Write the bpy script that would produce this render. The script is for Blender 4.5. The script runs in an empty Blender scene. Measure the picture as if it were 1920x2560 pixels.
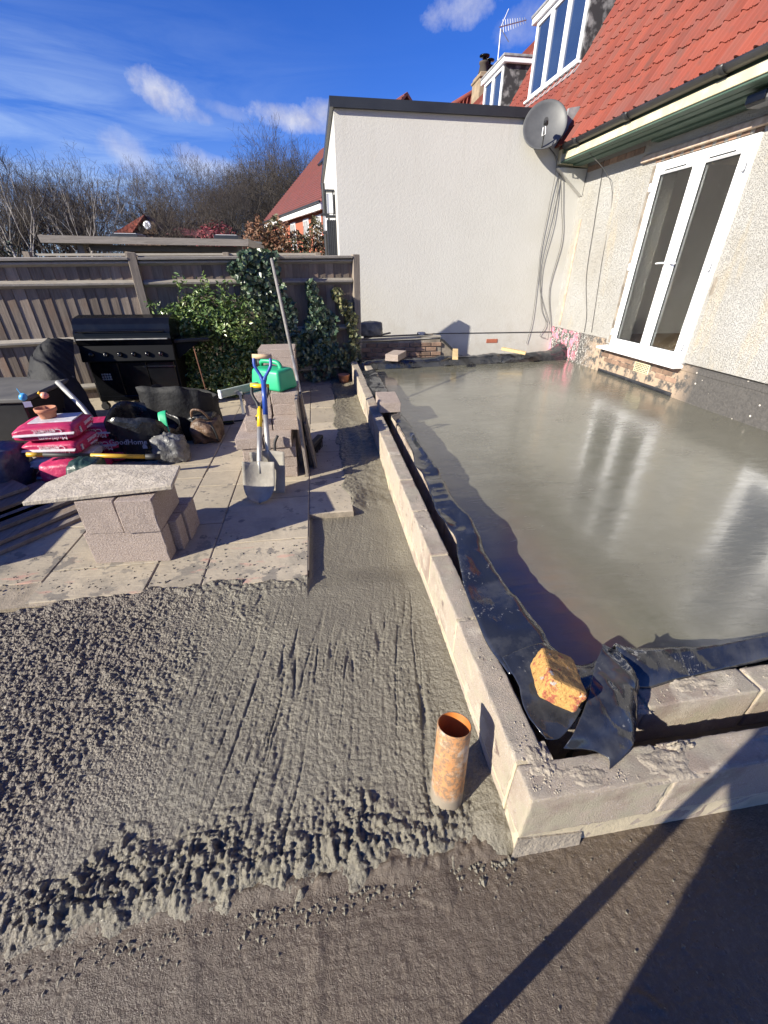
import bpy, bmesh, math, random
import numpy as np
from mathutils import Vector, Matrix
R = math.radians
random.seed(7)
sc = bpy.context.scene
col = sc.collection

# ------------------------------------------------------------------ camera
CAMH = 1.58
YAW, PITCH, ROLL = R(8.64), R(30.4), R(0.32)
fw = Vector((math.sin(YAW)*math.cos(PITCH), math.cos(YAW)*math.cos(PITCH), -math.sin(PITCH)))
rt0 = Vector((math.cos(YAW), -math.sin(YAW), 0)); up0 = rt0.cross(fw)
rt = rt0*math.cos(ROLL)+up0*math.sin(ROLL); up = up0*math.cos(ROLL)-rt0*math.sin(ROLL)
cd = bpy.data.cameras.new('camera'); cam = bpy.data.objects.new('camera', cd); col.objects.link(cam)
M = Matrix.Identity(4)
for i in range(3):
    M[i][0] = rt[i]; M[i][1] = up[i]; M[i][2] = -fw[i]
M[2][3] = CAMH
cam.matrix_world = M
cd.sensor_fit = 'HORIZONTAL'; cd.sensor_width = 36.0; cd.lens = 36.0*1036/1920
cd.clip_start = 0.02; cd.clip_end = 2000
sc.camera = cam
sc.render.resolution_x = 768; sc.render.resolution_y = 1024

# ------------------------------------------------------------------ light
SUN_AZ, SUN_EL = R(24.0), R(25.0)          # direction the light travels (from +X towards +Y) and its height
sdir = Vector((math.cos(SUN_EL)*math.cos(SUN_AZ), math.cos(SUN_EL)*math.sin(SUN_AZ), -math.sin(SUN_EL)))
sl = bpy.data.lights.new('sun', 'SUN'); sl.energy = 5.0; sl.angle = R(0.5); sl.color = (1.0, 0.935, 0.79)
so = bpy.data.objects.new('sun', sl); col.objects.link(so)
so.rotation_euler = sdir.to_track_quat('-Z', 'Y').to_euler(); so.location = (-8, -3, 8)

sc.view_settings.view_transform = 'Standard'; sc.view_settings.look = 'None'
sc.view_settings.exposure = 0.98; sc.view_settings.gamma = 1.0
sc.view_settings.use_curve_mapping = False

# ---- node helper
class NT:
    def __init__(s, tree):
        s.t = tree; s.n = tree.nodes; s.l = tree.links
    def node(s, typ, **kw):
        n = s.n.new(typ)
        for k, v in kw.items(): setattr(n, k, v)
        return n
    def put(s, sock, v):
        if isinstance(v, bpy.types.NodeSocket): s.l.new(v, sock)
        elif v is not None:
            try: sock.default_value = v
            except Exception: sock.default_value = (*v, 1.0)
    def m(s, op, a, b=None, c=None, clamp=False):
        n = s.node('ShaderNodeMath', operation=op, use_clamp=clamp)
        s.put(n.inputs[0], a); s.put(n.inputs[1], b)
        if c is not None: s.put(n.inputs[2], c)
        return n.outputs[0]
    def vm(s, op, a, b=None, out=0):
        n = s.node('ShaderNodeVectorMath', operation=op)
        s.put(n.inputs[0], a)
        if b is not None:
            if op == 'SCALE': s.put(n.inputs[3], b)
            else: s.put(n.inputs[1], b)
        return n.outputs[out]
    def dot(s, a, b): return s.vm('DOT_PRODUCT', a, b, out=1)
    def noise(s, vec, scale, detail=4, rough=0.55, dist=0.0, w=None):
        n = s.node('ShaderNodeTexNoise'); s.put(n.inputs['Vector'], vec)
        n.inputs['Scale'].default_value = scale; n.inputs['Detail'].default_value = detail
        n.inputs['Roughness'].default_value = rough; n.inputs['Distortion'].default_value = dist
        return n.outputs['Fac']
    def voro(s, vec, scale, feature='F1', rnd=1.0, out='Distance'):
        n = s.node('ShaderNodeTexVoronoi', feature=feature); s.put(n.inputs['Vector'], vec)
        n.inputs['Scale'].default_value = scale; n.inputs['Randomness'].default_value = rnd
        return n.outputs[out]
    def ramp(s, f, *stops):
        n = s.node('ShaderNodeValToRGB'); s.put(n.inputs[0], f)
        e = n.color_ramp.elements
        while len(e) < len(stops): e.new(0.5)
        for i, (p, c) in enumerate(stops):
            e[i].position = p
            e[i].color = (c, c, c, 1) if not isinstance(c, (tuple, list)) else (*c[:3], 1)
        return n.outputs[0]
    def rng(s, f, a, b, c=0.0, d=1.0):
        n = s.node('ShaderNodeMapRange'); s.put(n.inputs[0], f)
        n.inputs[1].default_value = a; n.inputs[2].default_value = b
        n.inputs[3].default_value = c; n.inputs[4].default_value = d
        return n.outputs[0]
    def mix(s, f, a, b, mode='MIX'):
        n = s.node('ShaderNodeMix', data_type='RGBA', blend_type=mode)
        s.put(n.inputs[0], f); s.put(n.inputs[6], a); s.put(n.inputs[7], b)
        return n.outputs[2]
    def scale(s, vec, v):
        n = s.node('ShaderNodeMapping'); s.put(n.inputs[0], vec); n.inputs['Scale'].default_value = v
        return n.outputs[0]

# ------------------------------------------------------------------ sky with clouds
w = bpy.data.worlds.new('World'); sc.world = w; w.use_nodes = True
n = NT(w.node_tree); n.n.clear()
sky = n.node('ShaderNodeTexSky', sky_type='NISHITA'); sky.sun_disc = False
sky.sun_elevation = SUN_EL; sky.sun_rotation = math.atan2(-sdir.x, -sdir.y)
sky.air_density = 1.0; sky.dust_density = 0.3; sky.ozone_density = 3.0; sky.altitude = 100
tc = n.node('ShaderNodeTexCoord'); gen = tc.outputs['Generated']
hs = n.node('ShaderNodeHueSaturation'); hs.inputs['Saturation'].default_value = 1.25; hs.inputs['Value'].default_value = 1.0
n.l.new(sky.outputs[0], hs.inputs['Color'])
def px_dir(x, y):
    v = fw + rt*((x-960)/1036) - up*((y-1280)/1036); return v.normalized()
warp = n.noise(gen, 5.0, 5, 0.6)
warp2 = n.noise(gen, 16.0, 6, 0.62)
warp3 = n.noise(gen, 55.0, 6, 0.65)
cl = None
for (x, y, ax, ay, dens) in [(412, 238, 78, 50, .95), (475, 278, 55, 24, .5), (735, 300, 105, 36, .9), (810, 285, 55, 38, .85), (1150, 20, 90, 56, .7),
                       (1310, 60, 70, 55, .4), (320, 385, 60, 55, .45), (500, 405, 60, 40, .6), (560, 420, 60, 30, .5), (560,275,60,18,.25),
                       (-260, 330, 150, 60, .8), (2300, 200, 200, 90, .9), (1800, -500, 260, 120, .8), (300, -700, 240, 120, .7)]:
    c = px_dir(x, y); e1 = px_dir(x+1, y)-c; e2 = px_dir(x, y+1)-c
    sx = 1/(e1.length*ax); sy = 1/(e2.length*ay); e1.normalize(); e2.normalize()
    d = n.vm('SUBTRACT', gen, tuple(c))
    u = n.m('MULTIPLY', n.dot(d, tuple(e1)), sx); v = n.m('MULTIPLY', n.dot(d, tuple(e2)), sy)
    q = n.m('ADD', n.m('MULTIPLY', u, u), n.m('MULTIPLY', v, v))
    q = n.m('ADD', q, n.m('MULTIPLY', n.m('SUBTRACT', warp2, 0.5), 2.2)); q = n.m('ADD', q, n.m('MULTIPLY', n.m('SUBTRACT', warp3, 0.5), 1.6))
    q = n.m('ADD', q, n.m('MULTIPLY', n.m('SUBTRACT', warp, 0.5), 1.2))
    front = n.m('GREATER_THAN', n.dot(gen, tuple(c)), 0.3)
    f = n.m('MULTIPLY', n.m('MULTIPLY', n.rng(q, 1.25, -0.35, 0, 1), front), dens)
    cl = f if cl is None else n.m('MAXIMUM', cl, f)
# thin streaky cirrus over the whole sky, thicker low down
mp = n.node('ShaderNodeMapping'); n.l.new(gen, mp.inputs[0]); mp.inputs['Rotation'].default_value = (0.3, R(-28), R(20)); mp.inputs['Scale'].default_value = (1.2, 1.6, 9.0)
ci = n.noise(mp.outputs[0], 2.3, 7, 0.6, 0.8)
sep = n.node('ShaderNodeSeparateXYZ'); n.l.new(gen, sep.inputs[0])
low = n.rng(sep.outputs[2], 0.36, 0.02, 0.0, 1.0)
left = n.rng(sep.outputs[0], 0.12, -0.35, 0.0, 1.0)
ci = n.m('MULTIPLY', n.m('MULTIPLY', n.rng(ci, 0.36, 0.70, 0, 1), low), n.m('ADD', n.m('MULTIPLY', left, 0.95), 0.08))
haze = n.m('MULTIPLY', n.rng(sep.outputs[2], 0.22, 0.0, 0, 1), 0.35)
ci = n.m('MAXIMUM', ci, haze)
skyb = n.mix(1.0, hs.outputs[0], (0.62, 0.82, 1.60), 'MULTIPLY')
c1 = n.mix(ci, skyb, (5.6, 7.2, 9.8))
shade = n.rng(n.noise(gen, 22, 5, .6), .35, .65)
c2 = n.mix(cl, c1, n.mix(shade, (5.2, 5.4, 7.0), (8.2, 8.2, 8.8)))
bg = n.node('ShaderNodeBackground'); n.l.new(c2, bg.inputs[0]); bg.inputs[1].default_value = 0.054
wo = n.node('ShaderNodeOutputWorld'); n.l.new(bg.outputs[0], wo.inputs[0])

# ------------------------------------------------------------------ materials
MATS = {}
def newmat(name):
    m = bpy.data.materials.new(name); m.use_nodes = True
    t = NT(m.node_tree); b = m.node_tree.nodes['Principled BSDF']
    MATS[name] = m
    return m, t, b
def coords(t, kind='Object'):
    if kind == 'World': return t.node('ShaderNodeNewGeometry').outputs['Position']
    if kind == 'Rand':
        o = t.node('ShaderNodeTexCoord').outputs['Object']
        r = t.node('ShaderNodeObjectInfo').outputs['Random']
        return t.vm('ADD', o, t.vm('SCALE', (37.0, 91.0, 53.0), r))
    return t.node('ShaderNodeTexCoord').outputs['Object']
def bump(t, b, h, strength=0.5, dist=0.01, prev=None):
    n = t.node('ShaderNodeBump'); n.inputs['Strength'].default_value = strength; n.inputs['Distance'].default_value = dist
    t.put(n.inputs['Height'], h)
    if prev is not None: t.l.new(prev, n.inputs['Normal'])
    t.l.new(n.outputs[0], b.inputs['Normal'])
    return n.outputs[0]
def simple(name, c1, c2=None, scale=6, rough=0.6, r2=None, bs=0.0, bscale=60, bdist=0.004, metal=0.0, kind='Object', detail=5, lo=.35, hi=.65, spec=None, stretch=None, rnd=0.0):
    m, t, b = newmat(name)
    v = coords(t, kind)
    if stretch: v = t.scale(v, stretch)
    f = t.noise(v, scale, detail)
    if c2 is None: c2 = tuple(x*0.7 for x in c1)
    c = t.mix(t.rng(f, lo, hi), c1, c2)
    if rnd:
        r = t.node('ShaderNodeObjectInfo').outputs['Random']
        h = t.node('ShaderNodeHueSaturation'); t.l.new(c, h.inputs['Color'])
        t.put(h.inputs['Value'], t.rng(r, 0, 1, 1-rnd, 1+rnd)); c = h.outputs[0]
    t.put(b.inputs['Base Color'], c)
    if r2 is None: b.inputs['Roughness'].default_value = rough
    else: t.put(b.inputs['Roughness'], t.rng(f, lo, hi, rough, r2))
    b.inputs['Metallic'].default_value = metal
    if spec is not None: b.inputs['Specular IOR Level'].default_value = spec
    if bs: bump(t, b, t.noise(v, bscale, 4, 0.65), bs, bdist)
    return m

def m_rough_concrete():
    m, t, b = newmat('wet_raked_concrete'); v = coords(t, 'World')
    f = t.noise(v, 3.0, 5); g = t.noise(v, 60, 5, 0.7); s = t.voro(v, 170)
    c = t.mix(t.rng(f, .3, .7), (0.200, 0.180, 0.135), (0.150, 0.134, 0.102))
    # the dry, stony left part is a paler grey brown
    sep = t.node('ShaderNodeSeparateXYZ'); t.l.new(v, sep.inputs[0])
    dry = t.rng(t.m('ADD', sep.outputs[0], t.m('MULTIPLY', t.m('SUBTRACT', f, .5), 1.2)), -0.60, -1.05)
    c = t.mix(dry, c, t.mix(g, (0.105, 0.088, 0.070), (0.215, 0.182, 0.145)))
    c = t.mix(t.m('MULTIPLY', t.rng(s, 0.16, 0.05), t.rng(g, .45, .7)), c, (0.55, 0.50, 0.43))
    t.put(b.inputs['Base Color'], c)
    t.put(b.inputs['Roughness'], t.m('ADD', t.rng(g, .3, .7, .20, .52), t.m('MULTIPLY', dry, .2)))
    vz = t.voro(v, 95); h = t.m('ADD', t.m('ADD', t.m('MULTIPLY', g, 0.8), t.m('MULTIPLY', t.noise(v, 210, 3, .7), .3)), t.m('MULTIPLY', t.rng(vz, 0, .7, 1, 0), t.m('ADD', t.m('MULTIPLY', dry, .6), .12)))
    bump(t, b, h, 1.0, 0.010)
m_rough_concrete()
def m_trowel_concrete():
    m, t, b = newmat('trowelled_concrete'); v = coords(t, 'World')
    f = t.noise(v, 2.2, 5); g = t.noise(v, 90, 5, .7); s = t.voro(v, 120)
    c = t.mix(t.rng(f, .3, .7), (0.115, 0.086, 0.060), (0.085, 0.064, 0.045))
    c = t.mix(t.rng(g, .5, .75, 0, .5), c, (0.22, 0.175, 0.135))
    c = t.mix(t.rng(s, .09, .03, 0, .5), c, (0.05, 0.045, 0.04))
    t.put(b.inputs['Base Color'], c); t.put(b.inputs['Roughness'], t.rng(t.noise(v, 40, 4), .3, .7, .24, .55))
    lines = t.noise(t.scale(v, (5, 60, 5)), 2.2, 3, .6, .6)
    h = t.m('ADD', t.m('MULTIPLY', g, .5), t.m('MULTIPLY', lines, .10))
    h = t.m('SUBTRACT', h, t.m('MULTIPLY', t.rng(s, .1, .0), .5))
    h = t.m('ADD', h, t.m('MULTIPLY', t.noise(v, 170, 3, .75), .5))
    bump(t, b, h, 1.0, 0.007)
m_trowel_concrete()
def m_slab():
    m, t, b = newmat('wet_floor_slab'); v = coords(t, 'World')
    f = t.noise(v, 1.1, 4); g = t.noise(v, 7, 5, .6); st = t.noise(t.scale(v, (2.0, 9.0, 2)), 2.2, 6, .62, 1.2)
    c = t.mix(t.rng(f, .35, .65), (0.152, 0.147, 0.112), (0.118, 0.113, 0.086))
    c = t.mix(t.rng(g, .50, .75, 0, .45), c, (0.19, 0.185, 0.148))
    c = t.mix(t.rng(st, .55, .70, 0, .4), c, (0.11, 0.105, 0.08))
    t.put(b.inputs['Base Color'], c)
    wet = t.rng(t.m('ADD', t.m('MULTIPLY', f, .6), t.m('MULTIPLY', st, .5)), .42, .68, 0, 1)
    t.put(b.inputs['Roughness'], t.rng(wet, 0, 1, .10, .30))
    b.inputs['Specular IOR Level'].default_value = 1.0
    b.inputs['Coat Weight'].default_value = 0.35; t.put(b.inputs['Coat Roughness'], t.rng(wet, 0, 1, .05, .2))
    fine = t.noise(t.scale(v, (26, 70, 30)), 1.0, 4, .65)
    rip = t.noise(t.scale(v, (9, 26, 9)), 1.6, 5, .7, .8)
    pits = t.rng(t.noise(t.scale(v, (8, 40, 8)), 2.0, 5, .7), .64, .72, 0, -1)
    patch = t.rng(t.noise(v, 1.7, 3), .48, .62)
    h = t.m('ADD', t.m('MULTIPLY', st, .25), t.m('MULTIPLY', t.m('MULTIPLY', fine, wet), .09))
    h = t.m('ADD', h, t.m('MULTIPLY', t.m('MULTIPLY', rip, patch), .10))
    h = t.m('ADD', h, t.m('MULTIPLY', pits, .07))
    bump(t, b, h, 0.32, 0.012)
m_slab()
def m_block(name, pale, dark, mud=0.0, gs=150, bd=.005):
    m, t, b = newmat(name); v = coords(t, 'Rand')
    f = t.noise(v, 5, 4); g = t.noise(v, gs, 5, .8); s = t.voro(v, gs*1.15)
    c = t.mix(t.rng(f, .3, .7), pale, tuple(.86*x for x in pale))
    c = t.mix(t.rng(g, .42, .72), c, dark)
    c = t.mix(t.rng(s, .16, .05, 0, .75), c, tuple(.42*x for x in dark))
    c = t.mix(t.m('MULTIPLY', t.m('GREATER_THAN', t.noise(v, 150, 2), .63), .5), c, (0.62, 0.57, 0.54))
    if mud:
        c = t.mix(t.rng(t.noise(v, 7, 6, .65), .5, .62, 0, mud), c, (0.40, 0.36, 0.27))
        c = t.mix(t.rng(t.noise(v, 11, 5, .6), .62, .70, 0, mud), c, (0.19, 0.14, 0.125))
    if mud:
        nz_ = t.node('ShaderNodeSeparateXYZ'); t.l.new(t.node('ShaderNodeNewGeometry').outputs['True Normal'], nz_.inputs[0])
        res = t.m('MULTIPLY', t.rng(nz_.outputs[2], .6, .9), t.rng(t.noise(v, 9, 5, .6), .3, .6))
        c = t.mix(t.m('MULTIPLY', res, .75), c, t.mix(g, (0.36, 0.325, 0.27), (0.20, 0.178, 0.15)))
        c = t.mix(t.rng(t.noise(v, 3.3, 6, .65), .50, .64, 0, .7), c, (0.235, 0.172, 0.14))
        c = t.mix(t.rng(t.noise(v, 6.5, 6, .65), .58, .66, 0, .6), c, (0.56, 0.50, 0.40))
    t.put(b.inputs['Base Color'], c); b.inputs['Roughness'].default_value = 0.92; b.inputs['Specular IOR Level'].default_value = .2
    h = t.m('SUBTRACT', g, t.m('MULTIPLY', t.rng(s, .2, .0), .5))
    bump(t, b, h, 1.0, bd)
m_block('block_pink', (0.44, 0.36, 0.31), (0.22, 0.172, 0.148), 0, 105, .009)
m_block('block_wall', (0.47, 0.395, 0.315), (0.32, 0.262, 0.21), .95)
def m_mortar():
    simple('mortar', (0.55, 0.47, 0.32), (0.42, 0.36, 0.25), 14, .95, bs=.9, bscale=90, kind='World')
m_mortar()
simple('mortar_dab', (0.37, 0.32, 0.25), (0.25, 0.215, 0.17), 18, .9, bs=1.0, bscale=70, bdist=.008, kind='World')
def m_render():
    m, t, b = newmat('white_render'); v = coords(t, 'World')
    f = t.noise(v, .8, 4); g = t.noise(v, 55, 4, .65)
    c = t.mix(t.rng(f, .3, .7), (0.545, 0.53, 0.495), (0.51, 0.495, 0.46))
    sep = t.node('ShaderNodeSeparateXYZ'); t.l.new(v, sep.inputs[0])
    runs = t.noise(t.scale(v, (7, 7, .35)), 1.4, 5, .6)
    c = t.mix(t.m('MULTIPLY', t.rng(runs, .52, .72, 0, .30), t.rng(sep.outputs[2], 2.2, 3.5)), c, (0.42, 0.40, 0.35))
    c = t.mix(t.m('MULTIPLY', t.rng(t.noise(v, 4, 5, .65), .45, .65, 0, .45), t.rng(sep.outputs[2], 1.2, .35)), c, (0.40, 0.36, 0.30))
    c = t.mix(t.m('MULTIPLY', t.rng(t.noise(v, 1.6, 5), .45, .7, 0, .35), t.rng(sep.outputs[0], 2.6, 4.3)), c, (0.44, 0.42, 0.35))
    t.put(b.inputs['Base Color'], c); b.inputs['Roughness'].default_value = .95; b.inputs['Specular IOR Level'].default_value = .15
    bump(t, b, t.m('ADD', g, t.m('MULTIPLY', t.noise(v, 24, 3), .8)), 0.55, .006)
m_render()
def m_pebbledash():
    m, t, b = newmat('pebbledash'); v = coords(t, 'World')
    f = t.noise(v, 1.4, 5, .6); s = t.voro(v, 90); g = t.noise(v, 75, 4, .7)
    c = t.mix(t.rng(f, .35, .7), (0.41, 0.40, 0.38), (0.365, 0.345, 0.31))
    c = t.mix(t.m('MULTIPLY', t.rng(g, .54, .74, 0, .5), t.rng(f, .35, .6)), c, (0.30, 0.265, 0.215))
    c = t.mix(t.rng(t.noise(t.scale(v, (1, 2.6, .55)), 1.3, 6, .65), .56, .72, 0, .55), c, (0.52, 0.42, 0.26))
    t.put(b.inputs['Base Color'], c); b.inputs['Roughness'].default_value = .95; b.inputs['Specular IOR Level'].default_value = .15
    h = t.m('ADD', t.rng(s, .0, .5, 1, 0), t.m('MULTIPLY', g, .7))
    bump(t, b, h, .9, .013)
m_pebbledash()
def m_plinth():
    m, t, b = newmat('tarred_plinth'); v = coords(t, 'World')
    f = t.noise(v, 7, 6, .65); g = t.noise(v, 38, 5, .7)
    sep = t.node('ShaderNodeSeparateXYZ'); t.l.new(v, sep.inputs[0])
    c = t.mix(t.rng(g, .3, .7), (0.055, 0.052, 0.05), (0.105, 0.097, 0.09))
    # exposed brick and render where the tar has gone, below the door
    ex = t.m('MULTIPLY', t.rng(sep.outputs[1], 4.45, 4.75), t.rng(sep.outputs[1], 6.9, 6.5))
    c = t.mix(t.m('MULTIPLY', ex, t.rng(f, .42, .52)), c, t.mix(g, (0.46, 0.37, 0.26), (0.30, 0.20, 0.15)))
    wht = t.m('MULTIPLY', t.rng(sep.outputs[1], 6.4, 7.0), t.rng(g, .52, .6))
    c = t.mix(t.m('MULTIPLY', wht, .8), c, (0.68, 0.66, 0.62))
    pk = t.m('MULTIPLY', t.m('MULTIPLY', t.rng(sep.outputs[1], 7.0, 7.25), t.rng(sep.outputs[2], .68, .60)), t.rng(t.noise(t.scale(v, (1, 1, .6)), 11, 5), .49, .53))
    c = t.mix(pk, c, t.mix(g, (0.72, 0.13, 0.24), (0.80, 0.35, 0.40)))
    sp = t.m('MULTIPLY', t.rng(t.voro(t.scale(v, (1, 1, 1)), 9), .11, .07), t.rng(sep.outputs[1], 4.7, 4.4))
    c = t.mix(sp, c, (0.66, 0.60, 0.52))
    t.put(b.inputs['Base Color'], c); b.inputs['Roughness'].default_value = .9
    bump(t, b, t.m('ADD', g, f), .9, .012)
m_plinth()
def m_tile(name, c1, c2, c3):
    m, t, b = newmat(name); v = coords(t, 'World')
    r = t.node('ShaderNodeObjectInfo').outputs['Random']
    f = t.noise(v, 2.0, 5); g = t.noise(v, 30, 4, .6)
    c = t.mix(t.rng(f, .3, .7), c1, c2)
    c = t.mix(t.rng(r, .72, .9, 0, .55), c, c3)
    c = t.mix(t.rng(t.noise(v, 5, 6, .7), .50, .68, 0, .65), c, c3)
    c = t.mix(t.rng(t.noise(v, 1.1, 5, .7), .50, .68, 0, .45), c, tuple(.5*x+.045 for x in c2))
    hsv = t.node('ShaderNodeHueSaturation'); t.l.new(c, hsv.inputs['Color']); t.put(hsv.inputs['Value'], t.rng(r, 0, 1, .82, 1.15))
    t.put(b.inputs['Base Color'], hsv.outputs[0]); b.inputs['Roughness'].default_value = .8; b.inputs['Specular IOR Level'].default_value = .25
    bump(t, b, g, .3, .004)
m_tile('clay_tile', (0.255, 0.062, 0.040), (0.205, 0.056, 0.042), (0.125, 0.058, 0.048))
m_tile('old_clay_tile', (0.25, 0.06, 0.042), (0.19, 0.05, 0.04), (0.11, 0.05, 0.043))
m_tile('plum_tile', (0.21, 0.072, 0.066), (0.17, 0.062, 0.060), (0.13, 0.062, 0.058))
def m_wood(name, c1, c2, c3=None, sc_=(1, 1, 1), rough=.85, axis='z', rnd=.2, kind='Rand'):
    m, t, b = newmat(name); v = coords(t, kind)
    st = {'z': (9, 9, .7), 'x': (.7, 9, 9), 'y': (9, .7, 9)}[axis]
    vv = t.scale(v, st)
    f = t.noise(vv, 3.2, 6, .62, 1.1); g = t.noise(vv, 22, 4, .6)
    c = t.mix(t.rng(f, .3, .7), c1, c2)
    c = t.mix(t.rng(g, .55, .75, 0, .55), c, tuple(.45*x for x in c2))
    if c3: c = t.mix(t.rng(t.noise(v, 2.5, 4), .52, .68, 0, .7), c, c3)
    if rnd:
        r = t.node('ShaderNodeObjectInfo').outputs['Random']
        h = t.node('ShaderNodeHueSaturation'); t.l.new(c, h.inputs['Color']); t.put(h.inputs['Value'], t.rng(r, 0, 1, 1-rnd, 1+rnd)); c = h.outputs[0]
    t.put(b.inputs['Base Color'], c); b.inputs['Roughness'].default_value = rough; b.inputs['Specular IOR Level'].default_value = .25
    bump(t, b, t.m('ADD', f, g), .5, .004)
m_wood('fence_board', (0.255, 0.208, 0.168), (0.145, 0.117, 0.095), (0.20, 0.125, 0.085), rnd=.32)
m_wood('fence_rail', (0.37, 0.335, 0.285), (0.25, 0.225, 0.19), axis='x', rnd=.12)
m_wood('fence_post', (0.29, 0.245, 0.20), (0.18, 0.152, 0.125), axis='z', rnd=.1)
m_wood('shed_timber', (0.28, 0.25, 0.225), (0.17, 0.15, 0.135), axis='x', rnd=.1)
m_wood('plank_wood', (0.25, 0.215, 0.18), (0.13, 0.11, 0.095), (0.22, 0.155, 0.10), axis='y', rnd=.25)
m_wood('fresh_timber', (0.66, 0.50, 0.27), (0.50, 0.36, 0.18), axis='y', rnd=.1)
m_wood('ash_handle', (0.62, 0.45, 0.28), (0.45, 0.31, 0.18), axis='x', rnd=0)
m_wood('grey_handle', (0.30, 0.28, 0.26), (0.16, 0.15, 0.14), axis='z', rnd=0)
def m_patio():
    m, t, b = newmat('patio_stone'); v = coords(t, 'World'); vr = coords(t, 'Rand')
    f = t.noise(vr, 2.2, 6, .6, .4); g = t.noise(v, 26, 5, .65); spl = t.noise(v, 10, 5, .6)
    c = t.mix(t.rng(f, .3, .7), (0.44, 0.375, 0.275), (0.33, 0.28, 0.205))
    c = t.mix(t.rng(g, .5, .75, 0, .4), c, (0.24, 0.205, 0.17))
    sep = t.node('ShaderNodeSeparateXYZ'); t.l.new(v, sep.inputs[0])
    near = t.rng(sep.outputs[1], 3.0, 1.9, .0, .075)
    c = t.mix(t.rng(t.m('ADD', spl, near), .615, .65, 0, .85), c, (0.13, 0.118, 0.105))     # splashes of concrete and damp
    c = t.mix(t.rng(t.noise(v, 2.6, 4), .60, .68, 0, .6), c, (0.22, 0.185, 0.15))
    c = t.mix(t.rng(t.noise(v, 1.3, 6, .65), .42, .66, 0, .55), c, (0.36, 0.315, 0.245))
    c = t.mix(t.m('MULTIPLY', t.rng(t.noise(v, 3.2, 6, .65), .50, .62, 0, .6), t.rng(sep.outputs[1], 4.4, 2.2)), c, (0.22, 0.195, 0.155))
    red = t.m('MULTIPLY', t.rng(t.noise(t.scale(v, (3, 9, 1)), 1.4, 4), .60, .68, 0, .5), t.rng(sep.outputs[1], 2.4, 2.2))
    c = t.mix(red, c, (0.50, 0.23, 0.18))
    r = t.node('ShaderNodeObjectInfo').outputs['Random']
    hsv = t.node('ShaderNodeHueSaturation'); t.l.new(c, hsv.inputs['Color']); t.put(hsv.inputs['Value'], t.rng(r, 0, 1, .88, 1.1))
    t.put(b.inputs['Base Color'], hsv.outputs[0]); b.inputs['Roughness'].default_value = .85
    bump(t, b, t.m('ADD', t.m('MULTIPLY', t.noise(t.scale(vr, (2, 7, 1)), 2.5, 5, .6, 1.), 1.3), t.m('MULTIPLY', g, .5)), .5, .008)
m_patio()
simple('joint_sand', (0.34, 0.285, 0.215), (0.22, 0.185, 0.14), 20, .95, bs=.8, bscale=80, kind='World')
simple('garden_earth', (0.085, 0.065, 0.048), (0.05, 0.04, 0.03), 3, .95, bs=.9, bscale=12, bdist=.03, kind='World')
def m_membrane():
    m, t, b = newmat('black_membrane'); v = coords(t, 'World')
    g = t.noise(v, 22, 5, .6); d = t.noise(v, 60, 4, .7)
    c = t.mix(t.rng(t.m('MULTIPLY', d, t.noise(v, 4, 3)), .37, .43, 0, .8), (0.016, 0.018, 0.024), (0.30, 0.29, 0.26))
    c = t.mix(t.rng(t.noise(v, 4.5, 5, .65), .50, .70, 0, .5), c, (0.085, 0.085, 0.086))
    t.put(b.inputs['Base Color'], c); t.put(b.inputs['Roughness'], t.rng(g, .3, .7, .05, .20))
    b.inputs['Specular IOR Level'].default_value = .8
    bump(t, b, t.m('ADD', t.noise(t.scale(v, (6, 2.2, 3)), 3, 4, .5, .8), t.m('MULTIPLY', g, .15)), .3, .010)
m_membrane()
def m_pipe():
    m, t, b = newmat('orange_pipe'); v = coords(t)
    f = t.noise(v, 11, 6, .7); g = t.noise(v, 70, 4, .7)
    sep = t.node('ShaderNodeSeparateXYZ'); t.l.new(v, sep.inputs[0])
    c = t.mix(t.rng(f, .35, .65), (0.44, 0.19, 0.065), (0.38, 0.25, 0.14))
    c = t.mix(t.rng(g, .46, .56, 0, .85), c, (0.20, 0.135, 0.085))
    c = t.mix(t.rng(f, .50, .60, 0, .85), c, (0.43, 0.36, 0.29))
    c = t.mix(t.rng(t.m('ADD', sep.outputs[2], t.m('MULTIPLY', f, .06)), .105, .085), c, (0.24, 0.20, 0.15))
    t.put(b.inputs['Base Color'], c); b.inputs['Roughness'].default_value = .6
    bump(t, b, g, .35, .003)
m_pipe()
simple('pipe_inside', (0.50, 0.17, 0.035), (0.40, 0.13, 0.03), 20, .5)
def m_halfbrick():
    m, t, b = newmat('mortared_brick'); v = coords(t)
    f = t.noise(v, 22, 5, .6); g = t.noise(v, 90, 5, .7); s = t.voro(v, 55)
    c = t.mix(t.rng(g, .35, .65), (0.62, 0.36, 0.11), (0.47, 0.25, 0.075))
    c = t.mix(t.rng(f, .56, .62), c, (0.38, 0.11, 0.06))
    c = t.mix(t.rng(t.noise(v, 30, 4), .64, .68), c, (0.42, 0.40, 0.38))
    c = t.mix(t.rng(g, .62, .72, 0, .8), c, (0.14, 0.08, 0.05))
    t.put(b.inputs['Base Color'], c); b.inputs['Roughness'].default_value = .9
    bump(t, b, t.m('SUBTRACT', g, t.m('MULTIPLY', t.rng(s, .2, 0), .5)), 1.0, .008)
m_halfbrick()
simple('house_brick', (0.40, 0.125, 0.07), (0.30, 0.10, 0.06), 18, .9, bs=.4, bscale=70, kind='Rand', rnd=.18)
simple('old_brick', (0.29, 0.185, 0.13), (0.17, 0.115, 0.085), 9, .95, bs=.8, bscale=60, kind='Rand', rnd=.3)
simple('dirty_wall', (0.30, 0.26, 0.21), (0.13, 0.11, 0.09), 6, .95, bs=.9, bscale=40, kind='World')
simple('white_pvc', (0.82, 0.82, 0.82), (0.78, 0.78, 0.79), 3, .28, r2=.36)
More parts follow.
